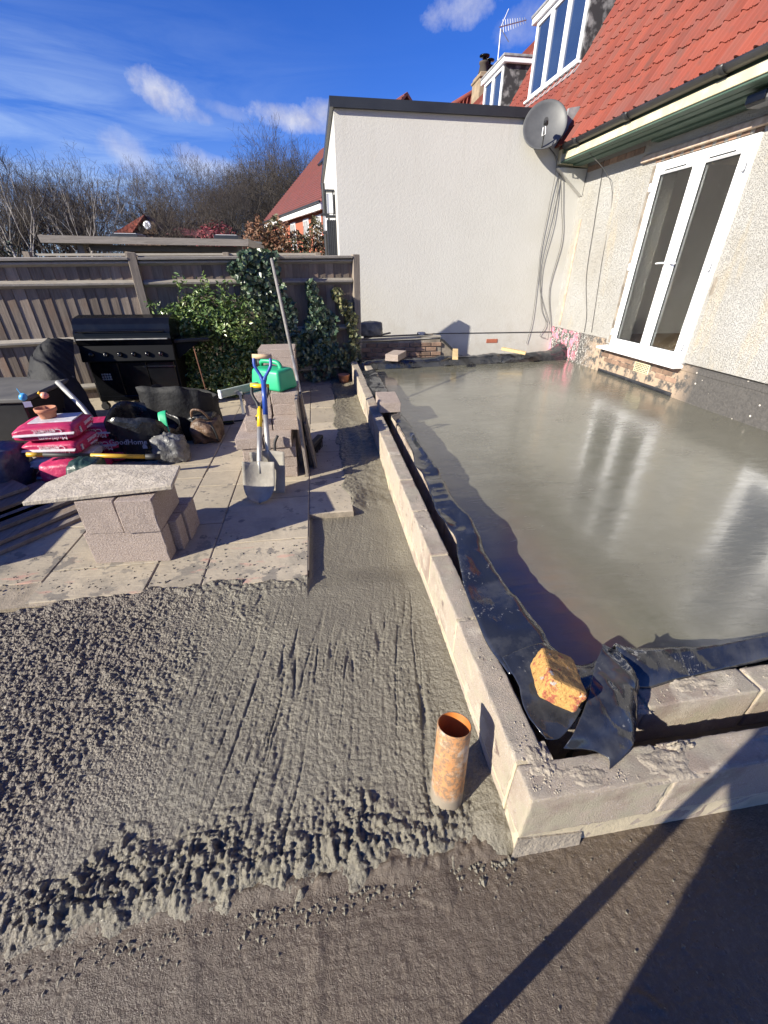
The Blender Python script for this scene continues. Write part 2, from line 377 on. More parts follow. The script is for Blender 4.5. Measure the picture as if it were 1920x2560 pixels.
simple('rubber_seal', (0.03, 0.03, 0.03), None, 5, .6)
simple('dark_trim', (0.020, 0.022, 0.026), (0.028, 0.03, 0.034), 4, .4)
simple('black_gutter', (0.022, 0.022, 0.024), (0.035, 0.035, 0.037), 5, .42)
simple('cream_paint', (0.62, 0.56, 0.38), (0.52, 0.46, 0.30), 5, .75, bs=.5, bscale=30, kind='World', lo=.45, hi=.6)
simple('green_paint', (0.050, 0.095, 0.068), (0.075, 0.12, 0.09), 4, .6, bs=.25, bscale=30, kind='World')
simple('lintel_mortar', (0.55, 0.44, 0.34), (0.38, 0.28, 0.21), 12, .95, bs=.9, bscale=40, kind='World')
simple('lead', (0.20, 0.20, 0.205), (0.34, 0.34, 0.34), 8, .6, bs=.4, bscale=20, kind='World')
simple('dormer_lead', (0.035, 0.035, 0.037), (0.26, 0.26, 0.26), 7, .7, kind='World', lo=.5, hi=.68)
simple('chimney_stone', (0.34, 0.26, 0.17), (0.20, 0.15, 0.10), 4, .95, bs=.6, bscale=20, kind='World')
simple('galvanised', (0.40, 0.41, 0.43), (0.52, 0.52, 0.53), 9, .4, metal=.9)
def m_glass(name, tint=(0.9, 0.95, 0.93), rough=0.0):
    m, t, b = newmat(name)
    b.inputs['Base Color'].default_value = (*tint, 1); b.inputs['Roughness'].default_value = rough
    b.inputs['Transmission Weight'].default_value = 1.0; b.inputs['IOR'].default_value = 1.45
m_glass('door_glass', (0.92, 0.94, 0.93))
simple('room_dark', (0.74, 0.72, 0.68), (0.66, 0.64, 0.60), 2, .9)
simple('room_floor', (0.36, 0.25, 0.15), (0.28, 0.19, 0.11), 4, .5)
simple('curtain', (0.55, 0.56, 0.60), (0.45, 0.46, 0.50), 8, .9)
simple('dusk_glass', (0.018, 0.035, 0.085), (0.025, 0.045, 0.10), 2, .04, spec=.9)
simple('dish_grey', (0.060, 0.062, 0.066), (0.085, 0.087, 0.09), 6, .5)
simple('cable_grey', (0.12, 0.115, 0.11), (0.07, 0.07, 0.07), 8, .7)
simple('frosted_lamp', (0.85, 0.86, 0.88), (0.8, 0.8, 0.82), 4, .35)
simple('bbq_black', (0.004, 0.0042, 0.005), (0.006, 0.0065, 0.008), 6, .14, r2=.25, spec=.35)
simple('bbq_panel', (0.0025, 0.0025, 0.003), (0.004, 0.004, 0.0045), 6, .5, spec=.15)
simple('chrome', (0.75, 0.75, 0.77), (0.6, 0.6, 0.62), 6, .15, metal=1)
simple('cover_fabric', (0.010, 0.010, 0.0105), (0.017, 0.017, 0.018), 10, .7, bs=.7, bscale=5, bdist=.03, spec=.3, detail=3)
simple('bin_plastic', (0.010, 0.010, 0.012), (0.018, 0.018, 0.02), 6, .45)
simple('bin_lid', (0.075, 0.073, 0.07), (0.12, 0.115, 0.105), 5, .8, kind='World')
def m_bag(name, base, print_):
    m, t, b = newmat(name); v = coords(t, 'Rand')
    f = t.noise(v, 9, 5, .6); g = t.noise(v, 28, 4, .6, .5)
    c = t.mix(t.rng(f, .35, .7), base, tuple(.72*x for x in base))
    c = t.mix(t.rng(g, .60, .74, 0, .55), c, tuple(min(1, .35+.7*x) for x in base))
    t.put(b.inputs['Base Color'], c); b.inputs['Roughness'].default_value = .42
    bump(t, b, t.m('ADD', f, t.m('MULTIPLY', g, .6)), .5, .012)
m_bag('bag_pink', (0.50, 0.028, 0.105), None)
m_bag('bag_white', (0.62, 0.60, 0.62), None)
m_bag('bag_green', (0.018, 0.045, 0.035), None)
simple('print_white', (0.78, 0.70, 0.72), None, 20, .6, lo=.5, hi=.9)
simple('print_grey', (0.42, 0.43, 0.46), (0.32, 0.33, 0.36), 20, .6)
simple('barcode', (0.75, 0.72, 0.72), (0.2, 0.18, 0.2), 120, .6)
simple('terracotta', (0.50, 0.20, 0.105), (0.42, 0.19, 0.115), 9, .85, bs=.3, bscale=50)
simple('sack_black', (0.008, 0.0085, 0.010), (0.022, 0.023, 0.025), 8, .22, r2=.45, bs=.7, bscale=6, bdist=.03)
simple('sack_dusty', (0.085, 0.085, 0.085), (0.20, 0.195, 0.185), 8, .4, bs=.8, bscale=9, bdist=.03)
simple('sack_blue', (0.035, 0.042, 0.085), (0.08, 0.09, 0.14), 7, .35, bs=.8, bscale=12, bdist=.02)
simple('sack_brown', (0.045, 0.027, 0.018), (0.19, 0.115, 0.07), 9, .5, bs=.8, bscale=18, bdist=.02)
simple('handle_yellow', (0.60, 0.36, 0.02), (0.48, 0.28, 0.03), 14, .4)
simple('shovel_yellow', (0.80, 0.52, 0.02), (0.68, 0.42, 0.02), 14, .35)
simple('shovel_blue', (0.018, 0.055, 0.29), (0.03, 0.08, 0.32), 10, .35)
simple('rubber_black', (0.014, 0.014, 0.015), (0.022, 0.022, 0.023), 14, .6)
simple('steel_dull', (0.34, 0.33, 0.31), (0.44, 0.43, 0.40), 12, .42, metal=.6, r2=.6)
simple('blade_concrete', (0.34, 0.315, 0.265), (0.23, 0.21, 0.18), 8, .85, bs=.6, bscale=50)
simple('can_green', (0.025, 0.40, 0.185), (0.02, 0.33, 0.16), 8, .42)
simple('level_green', (0.30, 0.36, 0.27), (0.42, 0.46, 0.36), 10, .5)
simple('rust', (0.17, 0.07, 0.035), (0.10, 0.045, 0.03), 20, .9)
simple('red_plastic', (0.48, 0.02, 0.035), None, 9, .4)
simple('toy_blue', (0.03, 0.28, 0.60), (0.10, 0.40, 0.70), 9, .4)
simple('toy_pink', (0.75, 0.20, 0.22), (0.80, 0.50, 0.25), 30, .4)
simple('paper', (0.70, 0.72, 0.80), None, 9, .8, lo=.5, hi=.9)
simple('slab_offcut', (0.52, 0.455, 0.36), (0.36, 0.31, 0.24), 14, .9, bs=1.0, bscale=45, bdist=.008, kind='World', detail=8, lo=.38, hi=.68)
simple('felt_roof', (0.20, 0.215, 0.225), (0.25, 0.26, 0.265), 3, .9, bs=.3, bscale=50, kind='World')
simple('skin', (0.50, 0.30, 0.22), None, 9, .6)
simple('work_clothes', (0.04, 0.045, 0.06), (0.03, 0.033, 0.045), 9, .9)
simple('hair_brown', (0.05, 0.03, 0.02), None, 20, .8)
simple('bark_dark', (0.036, 0.029, 0.023), (0.075, 0.060, 0.047), 3, .95, kind='World')
simple('twig_dark', (0.052, 0.043, 0.035), (0.090, 0.074, 0.061), 1.2, .95, kind='World')
simple('bark_birch', (0.50, 0.46, 0.41), (0.26, 0.23, 0.20), 3, .85, kind='World')
simple('hedge_green', (0.045, 0.062, 0.020), (0.13, 0.055, 0.025), 1.3, .6, kind='World')
simple('hedge_red', (0.12, 0.05, 0.025), (0.19, 0.085, 0.035), 1.6, .6, kind='World')
simple('shrub_red', (0.23, 0.025, 0.04), (0.15, 0.03, 0.035), 2, .7, kind='World')
simple('evergreen', (0.012, 0.028, 0.014), (0.02, 0.042, 0.018), 2, .7, kind='World')
def m_leaf(name, c1, c2, c3, rough):
    m, t, b = newmat(name); v = coords(t, 'World')
    f = t.voro(v, 26, out='Color'); s = t.node('ShaderNodeSeparateColor'); t.l.new(f, s.inputs[0])
    c = t.mix(s.outputs[0], c1, c2); c = t.mix(t.rng(s.outputs[1], .78, .9), c, c3)
    t.put(b.inputs['Base Color'], c); b.inputs['Roughness'].default_value = rough; b.inputs['Specular IOR Level'].default_value = .5
m_leaf('laurel_leaf', (0.12, 0.18, 0.05), (0.07, 0.12, 0.035), (0.26, 0.31, 0.11), .25)
m_leaf('ivy_leaf', (0.04, 0.07, 0.038), (0.062, 0.10, 0.055), (0.19, 0.22, 0.13), .32)
m_leaf('variegated_leaf', (0.07, 0.095, 0.035), (0.13, 0.12, 0.05), (0.24, 0.22, 0.10), .4)
simple('soil_grass', (0.05, 0.06, 0.025), (0.07, 0.06, 0.04), 1.0, .95, kind='World')

# ------------------------------------------------------------------ mesh builder
class MB:
    def __init__(s): s.v = []; s.f = []
    def add(s, vs, fs):
        o = len(s.v); s.v += [tuple(p) for p in vs]; s.f += [tuple(i+o for i in f) for f in fs]; return s
    def box(s, x0, x1, y0, y1, z0, z1):
        return s.add([(x0,y0,z0),(x1,y0,z0),(x1,y1,z0),(x0,y1,z0),(x0,y0,z1),(x1,y0,z1),(x1,y1,z1),(x0,y1,z1)],
                     [(3,2,1,0),(4,5,6,7),(0,1,5,4),(1,2,6,5),(2,3,7,6),(3,0,4,7)])
    def obox(s, c, size, rot=None):
        c = Vector(c); sx, sy, sz = [q/2 for q in size]; rm = rot or Matrix.Identity(3)
        ps = [c + rm @ Vector(p) for p in [(-sx,-sy,-sz),(sx,-sy,-sz),(sx,sy,-sz),(-sx,sy,-sz),(-sx,-sy,sz),(sx,-sy,sz),(sx,sy,sz),(-sx,sy,sz)]]
        return s.add(ps, [(3,2,1,0),(4,5,6,7),(0,1,5,4),(1,2,6,5),(2,3,7,6),(3,0,4,7)])
    def hexa(s, ps):   # bottom 4 then top 4
        return s.add(ps, [(3,2,1,0),(4,5,6,7),(0,1,5,4),(1,2,6,5),(2,3,7,6),(3,0,4,7)])
    def tube(s, path, rad, n=8, cap=True, closed_prof=None):
        path = [Vector(p) for p in path]
        if not isinstance(rad, (list, tuple)): rad = [rad]*len(path)
        o = len(s.v); prev = None
        for i, p in enumerate(path):
            d = (path[min(i+1, len(path)-1)] - path[max(i-1, 0)])
            d = d.normalized() if d.length > 1e-9 else Vector((0,0,1))
            if prev is None:
                a = Vector((0,0,1)) if abs(d.z) < .9 else Vector((1,0,0))
                x = d.cross(a).normalized()
            else:
                x = (prev - d*prev.dot(d)); x = x.normalized() if x.length > 1e-6 else d.orthogonal().normalized()
            prev = x; y = d.cross(x)
            for k in range(n):
                t = 2*math.pi*k/n; s.v.append(tuple(p + (x*math.cos(t)+y*math.sin(t))*rad[i]))
        for i in range(len(path)-1):
            for k in range(n):
                a = o+i*n+k; b = o+i*n+(k+1)%n; s.f.append((a, b, b+n, a+n))
        if cap:
            s.f.append(tuple(o+k for k in range(n))[::-1]); e = o+(len(path)-1)*n; s.f.append(tuple(e+k for k in range(n)))
        return s
    def lathe(s, prof, c=(0,0,0), n=20, axis=None):
        o = len(s.v); c = Vector(c); rm = axis or Matrix.Identity(3)
        for r_, z in prof:
            for k in range(n):
                t = 2*math.pi*k/n; s.v.append(tuple(c + rm @ Vector((r_*math.cos(t), r_*math.sin(t), z))))
        for i in range(len(prof)-1):
            for k in range(n):
                a = o+i*n+k; b = o+i*n+(k+1)%n; s.f.append((a, b, b+n, a+n))
        return s
    def prism(s, poly, off):    # poly: list of 3D points, extruded by vector off
        off = Vector(off); k = len(poly); a = [Vector(p) for p in poly]
        return s.add(a+[p+off for p in a], [tuple(range(k))[::-1], tuple(range(k, 2*k))]+[(i, (i+1)%k, k+(i+1)%k, k+i) for i in range(k)])
    def grid(s, rows):
        o = len(s.v); nr, nc = len(rows), len(rows[0])
        for r_ in rows: s.v += [tuple(p) for p in r_]
        for i in range(nr-1):
            for j in range(nc-1): a = o+i*nc+j; s.f.append((a, a+1, a+nc+1, a+nc))
        return s
    def mesh(s, name, off=None):
        me = bpy.data.meshes.new(name)
        vs = s.v if off is None else [(x-off[0], y-off[1], z-off[2]) for x, y, z in s.v]
        me.from_pydata(vs, [], s.f); me.update(); return me
    def build(s, name, mat, parent=None, smooth=False, bevel=0, label=None, cat=None, group=None, kind=None, solid=0, sub=0):
        off = None
        if parent is None:
            a = np.array(s.v); off = (float((a[:,0].min()+a[:,0].max())/2), float((a[:,1].min()+a[:,1].max())/2), float(a[:,2].min()))
        me = s.mesh(name, off)
        return link(name, me, mat, parent, off, smooth, bevel, label, cat, group, kind, solid, sub)
def link(name, me, mat, parent=None, off=None, smooth=False, bevel=0, label=None, cat=None, group=None, kind=None, solid=0, sub=0):
    bm = bmesh.new(); bm.from_mesh(me); bmesh.ops.recalc_face_normals(bm, faces=bm.faces)
    if bevel: bmesh.ops.bevel(bm, geom=list(bm.edges), offset=bevel, segments=1, profile=.5, affect='EDGES', clamp_overlap=True)
    bm.to_mesh(me); bm.free()
    me.materials.append(MATS[mat])
    if smooth: me.polygons.foreach_set('use_smooth', [True]*len(me.polygons))
    o = bpy.data.objects.new(name, me); col.objects.link(o)
    if parent is not None:
        o.parent = parent; o.matrix_parent_inverse = Matrix.Translation(parent_off(parent))
    elif off is not None: o.location = off
    if solid:
        md = o.modifiers.new('solid', 'SOLIDIFY'); md.thickness = solid; md.offset = 0
    if sub:
        md = o.modifiers.new('sub', 'SUBSURF'); md.levels = sub; md.render_levels = sub
    tag(o, label, cat, group, kind)
    return o
def parent_off(p):      # parts sit at the world origin under their thing, so only a top-level parent shifts them
    return -p.location if p.parent is None else Vector((0,0,0))
def tag(o, label=None, cat=None, group=None, kind=None):
    for k, v in (('label', label), ('category', cat), ('group', group), ('kind', kind)):
        if v: o[k] = v
    return o
def thing(name, label, cat, loc=(0,0,0), group=None, kind=None):
    o = bpy.data.objects.new(name, None); col.objects.link(o); o.location = loc; o.empty_display_size = .1
    return tag(o, label, cat, group, kind)
def inst(name, me, loc, rot, parent=None, label=None, cat=None, group=None):
    o = bpy.data.objects.new(name, me); col.objects.link(o)
    if parent is not None:
        o.parent = parent; o.matrix_parent_inverse = Matrix.Translation(parent_off(parent))
    o.location = loc; o.rotation_euler = rot
    return tag(o, label, cat, group)
def rotz(a): return Matrix.Rotation(a, 3, 'Z')
def text_mesh(body, size, mat, origin, xdir, ydir, parent, name='lettering', ext=.0012):
    cu = bpy.data.curves.new('txt', 'FONT'); cu.body = body; cu.size = size; cu.extrude = ext; cu.align_x = 'CENTER'; cu.align_y = 'CENTER'; cu.resolution_u = 2
    to = bpy.data.objects.new('txt', cu); col.objects.link(to)
    dg = bpy.context.evaluated_depsgraph_get(); me = bpy.data.meshes.new_from_object(to.evaluated_get(dg))
    bpy.data.objects.remove(to); bpy.data.curves.remove(cu)
    x = Vector(xdir).normalized(); y = Vector(ydir); y = (y-x*y.dot(x)).normalized(); z = x.cross(y)
    mm = Matrix((x, y, z)).transposed().to_4x4(); mm.translation = Vector(origin)
    me.transform(mm); me.materials.clear(); me.materials.append(MATS[mat])
    o = bpy.data.objects.new(name, me); col.objects.link(o)
    if parent is not None: o.parent = parent; o.matrix_parent_inverse = Matrix.Translation(parent_off(parent))
    return o

def ray_pt(x, y, Y):
    d = fw + rt*((x-960)/1036) - up*((y-1280)/1036); t_ = Y/d.y; return Vector((0,0,CAMH))+d*t_
# ---- numpy noise
def _hash(ix, iy, seed):
    h = (ix.astype(np.int64)*374761393 + iy.astype(np.int64)*668265263 + seed*1442695041) & 0xFFFFFFFF
    h = ((h ^ (h >> 13))*1274126177) & 0xFFFFFFFF
    return ((h ^ (h >> 16)) & 0xFFFF)/65535.0
def vnoise(x, y, seed=0):
    ix = np.floor(x); iy = np.floor(y); fx = x-ix; fy = y-iy
    fx = fx*fx*fx*(fx*(fx*6-15)+10); fy = fy*fy*fy*(fy*(fy*6-15)+10)
    a = _hash(ix, iy, seed); b = _hash(ix+1, iy, seed); c = _hash(ix, iy+1, seed); d = _hash(ix+1, iy+1, seed)
    return (a*(1-fx)+b*fx)*(1-fy)+(c*(1-fx)+d*fx)*fy
def fbm(x, y, freq, oct=4, seed=0, gain=.5):
    t = 0; a = 1; s = 0
    for i in range(oct):
        t = t+a*vnoise(x*freq+i*17.3, y*freq+i*9.1, seed+i); s += a; a *= gain; freq *= 2.03
    return t/s
def worley(x, y, freq, seed=0):
    X = x*freq; Y = y*freq; ix = np.floor(X); iy = np.floor(Y); best = np.full(X.shape, 9.0)
    for dx in (-1, 0, 1):
        for dy in (-1, 0, 1):
            jx = ix+dx; jy = iy+dy
            px = jx+_hash(jx, jy, seed); py = jy+_hash(jx, jy, seed+7)
            best = np.minimum(best, (px-X)**2+(py-Y)**2)
    return np.sqrt(best)
def sstep(a, b, x):
    t = np.clip((x-a)/(b-a), 0, 1); return t*t*(3-2*t)
def grid_mesh(name, xs, ys, hf, mat, keep=None, **tags):
    X, Y = np.meshgrid(xs, ys); Z = hf(X, Y)
    nx, ny = len(xs), len(ys)
    co = np.stack([X, Y, Z], -1).reshape(-1, 3).astype(np.float32)
    idx = np.arange(nx*ny).reshape(ny, nx)
    q = np.stack([idx[:-1, :-1], idx[:-1, 1:], idx[1:, 1:], idx[1:, :-1]], -1).reshape(-1, 4)
    if keep is not None:
        k = keep(X, Y)
        kq = (k[:-1, :-1] & k[:-1, 1:] & k[1:, 1:] & k[1:, :-1]).reshape(-1); q = q[kq]
        used = np.unique(q); mp_ = -np.ones(nx*ny, int); mp_[used] = np.arange(len(used)); q = mp_[q]; co = co[used]
    me = bpy.data.meshes.new(name); me.vertices.add(len(co)); me.vertices.foreach_set('co', co.ravel())
    nf = len(q); me.loops.add(nf*4); me.loops.foreach_set('vertex_index', q.ravel().astype(np.int32))
    me.polygons.add(nf); me.polygons.foreach_set('loop_start', np.arange(0, nf*4, 4, dtype=np.int32))
    me.polygons.foreach_set('use_smooth', np.ones(nf, bool)); me.update(); me.validate()
    me.materials.append(MATS[mat])
    o = bpy.data.objects.new(name, me); col.objects.link(o); tag(o, **tags)
    return o

# =================================================================== SETTING
# ground sheet to the horizon
MB().add([(-400,-200,-.32),(400,-200,-.32),(400,700,-.32),(-400,700,-.32)], [(0,1,2,3)]).build('ground', 'soil_grass', kind='structure')
MB().add([(-9,1.5,-.14),(.2,1.5,-.14),(.2,7.7,-.14),(-9,7.7,-.14)], [(0,1,2,3)]).build('garden_earth', 'garden_earth', kind='structure')

# raked concrete in front of the patio
def turb(x, y, freq, oct, seed):
    t = 0; a = 1; q = 0
    for i in range(oct):
        t = t+a*np.abs(2*vnoise(x*freq+i*7.7, y*freq+i*3.3, seed+i)-1); q += a; a *= .58; freq *= 2.1
    return t/q
def stones(x, y, freq, seed):
    X = x*freq; Y = y*freq; ix = np.floor(X); iy = np.floor(Y); out = np.zeros(X.shape)
    for dx in (-1, 0, 1):
        for dy in (-1, 0, 1):
            jx = ix+dx; jy = iy+dy; r1 = _hash(jx, jy, seed+13); r2 = _hash(jx, jy, seed+29)
            px = jx+_hash(jx, jy, seed); py = jy+_hash(jx, jy, seed+7)
            e = .6+.8*r2
            d2 = ((px-X)*e)**2+((py-Y)/e)**2; rad = .25+.38*r1
            out = np.maximum(out, np.sqrt(np.clip(rad*rad-d2, 0, 1))*(r1 > .5)*1.5)
    return out
def raked(X, Y):
    wob = (fbm(X, Y, 2.3, 3, 5)-.5); wob2 = fbm(X, Y, 7, 3, 6)-.5
    left = sstep(-.52, -1.0, X+wob*.9+wob2*.35)                            # stony part
    front = sstep(.80, .60, Y+wob*.3+wob2*.2)*sstep(.44, .22, X+wob*.4)   # ragged lip
    lipn = sstep(.80, .60, Y+wob2*.25)*sstep(.42, .25, X)
    smooth = sstep(1.30, 1.75, Y+wob*.6)*sstep(-.62, -.3, X+wob2*.3)*(1-left)
    base = .010+.022*fbm(X, Y, 1.6, 3, 11)
    base = base-.040*sstep(-.19, -.12, X)*sstep(1.80, 2.05, Y)
    base = base+.022*sstep(-.6, -1.5, X)+.018*sstep(.38, .52, X)
    tb1 = turb(X, Y, 11, 4, 21)-.35; tb2 = turb(X, Y, 32, 3, 25)-.35
    tb3 = turb(X, Y, 62, 2, 27)-.35
    wx = X+.02*(fbm(X, Y, 30, 2, 28)-.5); wy = Y+.02*(fbm(X, Y, 30, 2, 29)-.5)
    z = base+(.004+.011*left+.024*front)*tb1+(.0035+.008*left+.026*lipn)*tb2*(1-.7*smooth)+(.003+.007*left+.014*front)*tb3*(1-.8*smooth)
    z = z+(.005*left+.003*front+.001)*stones(wx, wy, 62, 3)*(1-smooth)+(.005*left+.004*front+.002)*stones(wx+.3, wy, 85, 9)*(1-.8*smooth)
    z = z+.010*lipn*stones(wx+.1, wy+.2, 27, 15)
    # rake furrows, running away from the lens
    u = X-.16*(Y-.7)+.03*(fbm(X, Y, 3, 2, 41)-.5)+.008*(fbm(X, Y, 14, 2, 44)-.5)
    n1 = 1-np.abs(2*vnoise(u*22, Y*1.1, 51)-1); n2 = 1-np.abs(2*vnoise(u*44+5, Y*1.6+3, 53)-1)
    on = sstep(-.80, -.5, X)*sstep(.46, .34, X)*(1-.80*smooth)*(.35+.65*sstep(.35, .6, fbm(X, Y, 2.6, 2, 55)))
    z = z-.010*on*sstep(.82, 1.0, n1)*(.3+1.2*vnoise(X*30, Y*10, 57))-.006*on*sstep(.76, 1.0, n2)+.003*on*n2+.004*on*tb3
    z = z+.0025*(fbm(X, Y, 70, 3, 31)-.5)
    edge = .520+.05*wob2+.018*X+.05*(fbm(X, Y, 16, 2, 64)-.5)
    k = sstep(edge-.06, edge+.10, Y)
    z = (z-.012)*k-.030*(1-k)+.012*k*k
    back = 1.97+.09*wob-.07*sstep(-1.0, -1.9, X)+.10*wob2
    thick = sstep(back+.03, back-.05, Y); lap = sstep(1.75, 1.95, Y)
    zp = (.036+.012*stones(wx, wy, 36, 3)+.02*np.clip(tb1+.1, 0, 1)+.016*np.clip(tb2+.1, 0, 1))*thick-.02*(1-thick)
    return np.where(X < -.15, z*(1-lap)+zp*lap, z)
def raked_keep(X, Y): return (Y < 2.12) | (X > -.20)
grid_mesh('raked_concrete', np.arange(-2.9, .507, .0042), np.arange(.42, 2.80, .0042), raked, 'wet_raked_concrete', keep=raked_keep, kind='structure')
# trench fill beside the block wall
def trench(X, Y):
    z = -.012+.055*sstep(.2, .5, X)*sstep(2.7, 4.0, Y)+.035*(fbm(X, Y, 5, 4, 81)-.5)+.010*stones(X, Y, 30, 83)*sstep(.42, .2, X)+.02*(turb(X, Y, 12, 3, 85)-.35)
    z = z+.03*sstep(3.0, 3.4, Y)*sstep(5.4, 4.6, Y)*sstep(.2, .38, X)
    bnd = .13+.16*(fbm(X, Y, 3.2, 4, 87)-.5)
    over = sstep(bnd-.02, bnd+.03, X)
    zz = z*sstep(2.7, 2.85, Y)+raked(X, np.minimum(Y, 2.79))*(1-sstep(2.7, 2.85, Y))
    zz = zz+.040*sstep(.42, .22, X)*sstep(2.68, 3.0, Y)
    ed = sstep(.30, .19, X)*sstep(2.70, 2.78, Y)
    return zz*(1-ed)+ed*((.036+.010*stones(X, Y, 45, 88)+.006*(turb(X, Y, 30, 2, 89)-.3))*over-.02*(1-over))
grid_mesh('trench_concrete', np.arange(.0, .507, .008), np.arange(2.70, 7.15, .010), trench, 'wet_raked_concrete', kind='structure')
# trowelled concrete round the corner
def trow(X, Y):
    z = -.014+.010*(fbm(X, Y, 1.3, 3, 91)-.5)+.0035*(fbm(X, Y, 34, 3, 93)-.5)
    lines = fbm(X*6+Y*14, Y*90+fbm(X, Y, 2.2, 2, 94)*24+X*9, 1.0, 2, 96)
    z = z+.0022*(lines-.5)*sstep(.46, .60, fbm(X, Y, 2.4, 2, 95))+.0030*(turb(X, Y, 70, 2, 105)-.35)
    z = z+.005*np.exp(-((X+.43+.15*(Y-.3))/.035)**2)*fbm(X, Y, 9, 2, 99)+.005*np.exp(-((X+.12+.03*(fbm(X, Y, 6, 2, 92)-.5))/.022)**2)*sstep(.52, .4, Y)*fbm(X, Y, 8, 2, 90)
    z = z+.002*stones(X, Y, 80, 97)*(fbm(X, Y, 8, 2, 101) > .5)+.009*stones(X, Y, 9, 102)*(fbm(X, Y, 3, 2, 103) > .62)
    z = z+.025*sstep(.50, .545, Y)*sstep(.75, .45, X)*fbm(X, Y, 30, 3, 98)
    return z
grid_mesh('trowelled_concrete', np.arange(-1.4, 2.2, .006), np.arange(-.25, .62, .005), trow, 'trowelled_concrete', kind='structure')
MB().add([(-7,-4,-.035),(7,-4,-.035),(7,.6,-.035),(-7,.6,-.035)], [(0,1,2,3)]).build('rough_ground', 'trowelled_concrete', kind='structure')

# patio: riven stone slabs laid on sand
patio = thing('patio', None, None, (-2, 4, 0), kind='structure')
MB().box(-6.2, .175, 2.66, 6.95, -.1, .0245).box(-6.2, -.155, 1.9, 2.655, -.1, .0245).build('bed', 'joint_sand', patio)
rs = random.Random(3)
colsX = [.18, -.15, -.75, -1.05, -1.65, -2.25, -2.55, -3.15, -3.75, -4.35, -4.95, -5.55, -6.15]
starts = {0: [2.66, 3.25, 3.85, 4.15, 4.75, 5.35, 5.95, 6.55], 1: [1.92, 2.35, 2.94, 3.23, 3.83, 4.43, 4.72, 5.3, 5.9, 6.5], 2: [1.92, 2.62, 3.23, 3.52, 4.12, 4.72, 5.02, 5.6, 6.2, 6.8],
          3: [1.92, 2.2, 2.8, 3.4, 3.7, 4.3, 4.9, 5.2, 5.8, 6.4, 6.95]}
for i in range(len(colsX)-1):
    ys = starts.get(i)
    if ys is None:
        ys = [1.9+rs.choice([0, .2, .4])]
        while ys[-1] < 6.5: ys.append(ys[-1]+rs.choice([.3, .6, .6, .9]))
    for y0, y1 in zip(ys[:-1], ys[1:]):
        x1, x0 = colsX[i], colsX[i+1]; g = .004
        z = .030+rs.uniform(-.003, .003); dz = rs.uniform(-.002, .002)
        mb = MB().hexa([(x0+g,y0+g,.0),(x1-g,y0+g,.0),(x1-g,y1-g,.0),(x0+g,y1-g,.0),(x0+g,y0+g,z),(x1-g,y0+g,z+dz),(x1-g,y1-g,z+dz),(x0+g,y1-g,z)])
        mb.build('paving_slab', 'patio_stone', patio, bevel=.004)
MB().box(-.158, -.146, 2.0, 2.64, -.06, .028).build('edging_strip', 'plank_wood', patio)

# floor slab of wet concrete
def slabz(X, Y): return .18+.004*(fbm(X, Y, .9, 3, 111)-.5)+.0016*(fbm(X*.7, Y*3, 3.5, 3, 113)-.5)
grid_mesh('floor_slab', np.arange(.785, 4.47, .03), np.arange(.825, 7.75, .03), slabz, 'wet_floor_slab', kind='structure')

# =================================================================== BLOCK WALLS
def block_run(parent, along, a0, a1, c0, c1, z0, z1, joints, mat, name='block', rough=.0030, fine=.022):
    """one course: blocks between the joints, each a mesh of its own"""
    js = [a0]+[j for j in joints if a0 < j < a1]+[a1]
    for p, q in zip(js[:-1], js[1:]):
        p += .0065 if p > a0 else 0; q -= .0065 if q < a1 else 0
        def cuts(L):
            k = max(1, int(L/fine)); e = .005/L
            return [0, e, 2.4*e]+[i/k for i in range(1, k) if 3.5*e < i/k < 1-3.5*e]+[1-2.4*e, 1-e, 1]
        ua, uc, uz = cuts(q-p), cuts(c1-c0), cuts(z1-z0)
        na, nc, nz = len(ua)-1, len(uc)-1, len(uz)-1
        bm = bmesh.new()
        sd = random.randint(0, 9999)
        def P(u, v, w_):
            x = p+(q-p)*u; y = c0+(c1-c0)*v; z = z0+(z1-z0)*w_
            return (x, y, z) if along == 'x' else (y, x, z)
        vs = {}
        def vert(i, j, k):
            if (i, j, k) not in vs:
                x, y, z = P(ua[i], uc[j], uz[k])
                if rough:
                    rr = random.Random(hash((i, j, k, sd)))
                    e = sum((i in (0, na), j in (0, nc), k in (0, nz)))
                    amp = rough*(1 if e == 1 else 1.3)
                    cx, cy, cz = P(.5, .5, .5)
                    x += (rr.random()-.5)*amp; y += (rr.random()-.5)*amp; z += (rr.random()-.5)*amp
                    if e >= 2:
                        s_ = .0022*(e-1)*(.3+1.2*rr.random())
                        dx, dy, dz = cx-x, cy-y, cz-z
                        x += s_*(dx > 0)-s_*(dx < 0) if (i in (0, na) if along == 'x' else j in (0, nc)) else 0
                        y += s_*(dy > 0)-s_*(dy < 0) if (j in (0, nc) if along == 'x' else i in (0, na)) else 0
                        z += (s_*(dz > 0)-s_*(dz < 0)) if k in (0, nz) else 0
                vs[(i, j, k)] = bm.verts.new((x, y, z))
            return vs[(i, j, k)]
        for i in range(na):
            for j in range(nc):
                bm.faces.new([vert(i,j,nz), vert(i+1,j,nz), vert(i+1,j+1,nz), vert(i,j+1,nz)])
        for i in range(na):
            for k in range(nz):
                for j in (0, nc): bm.faces.new([vert(i,j,k), vert(i+1,j,k), vert(i+1,j,k+1), vert(i,j,k+1)])
        for j in range(nc):
            for k in range(nz):
                for i in (0, na): bm.faces.new([vert(i,j,k), vert(i,j+1,k), vert(i,j+1,k+1), vert(i,j,k+1)])
        me = bpy.data.meshes.new(name); bm.to_mesh(me); bm.free()
        link(name, me, mat, parent, smooth=True)
wl = thing('cavity_wall', 'low pale concrete block cavity wall along the patio side of the wet slab', 'wall', (.55, 3.7, -.1))
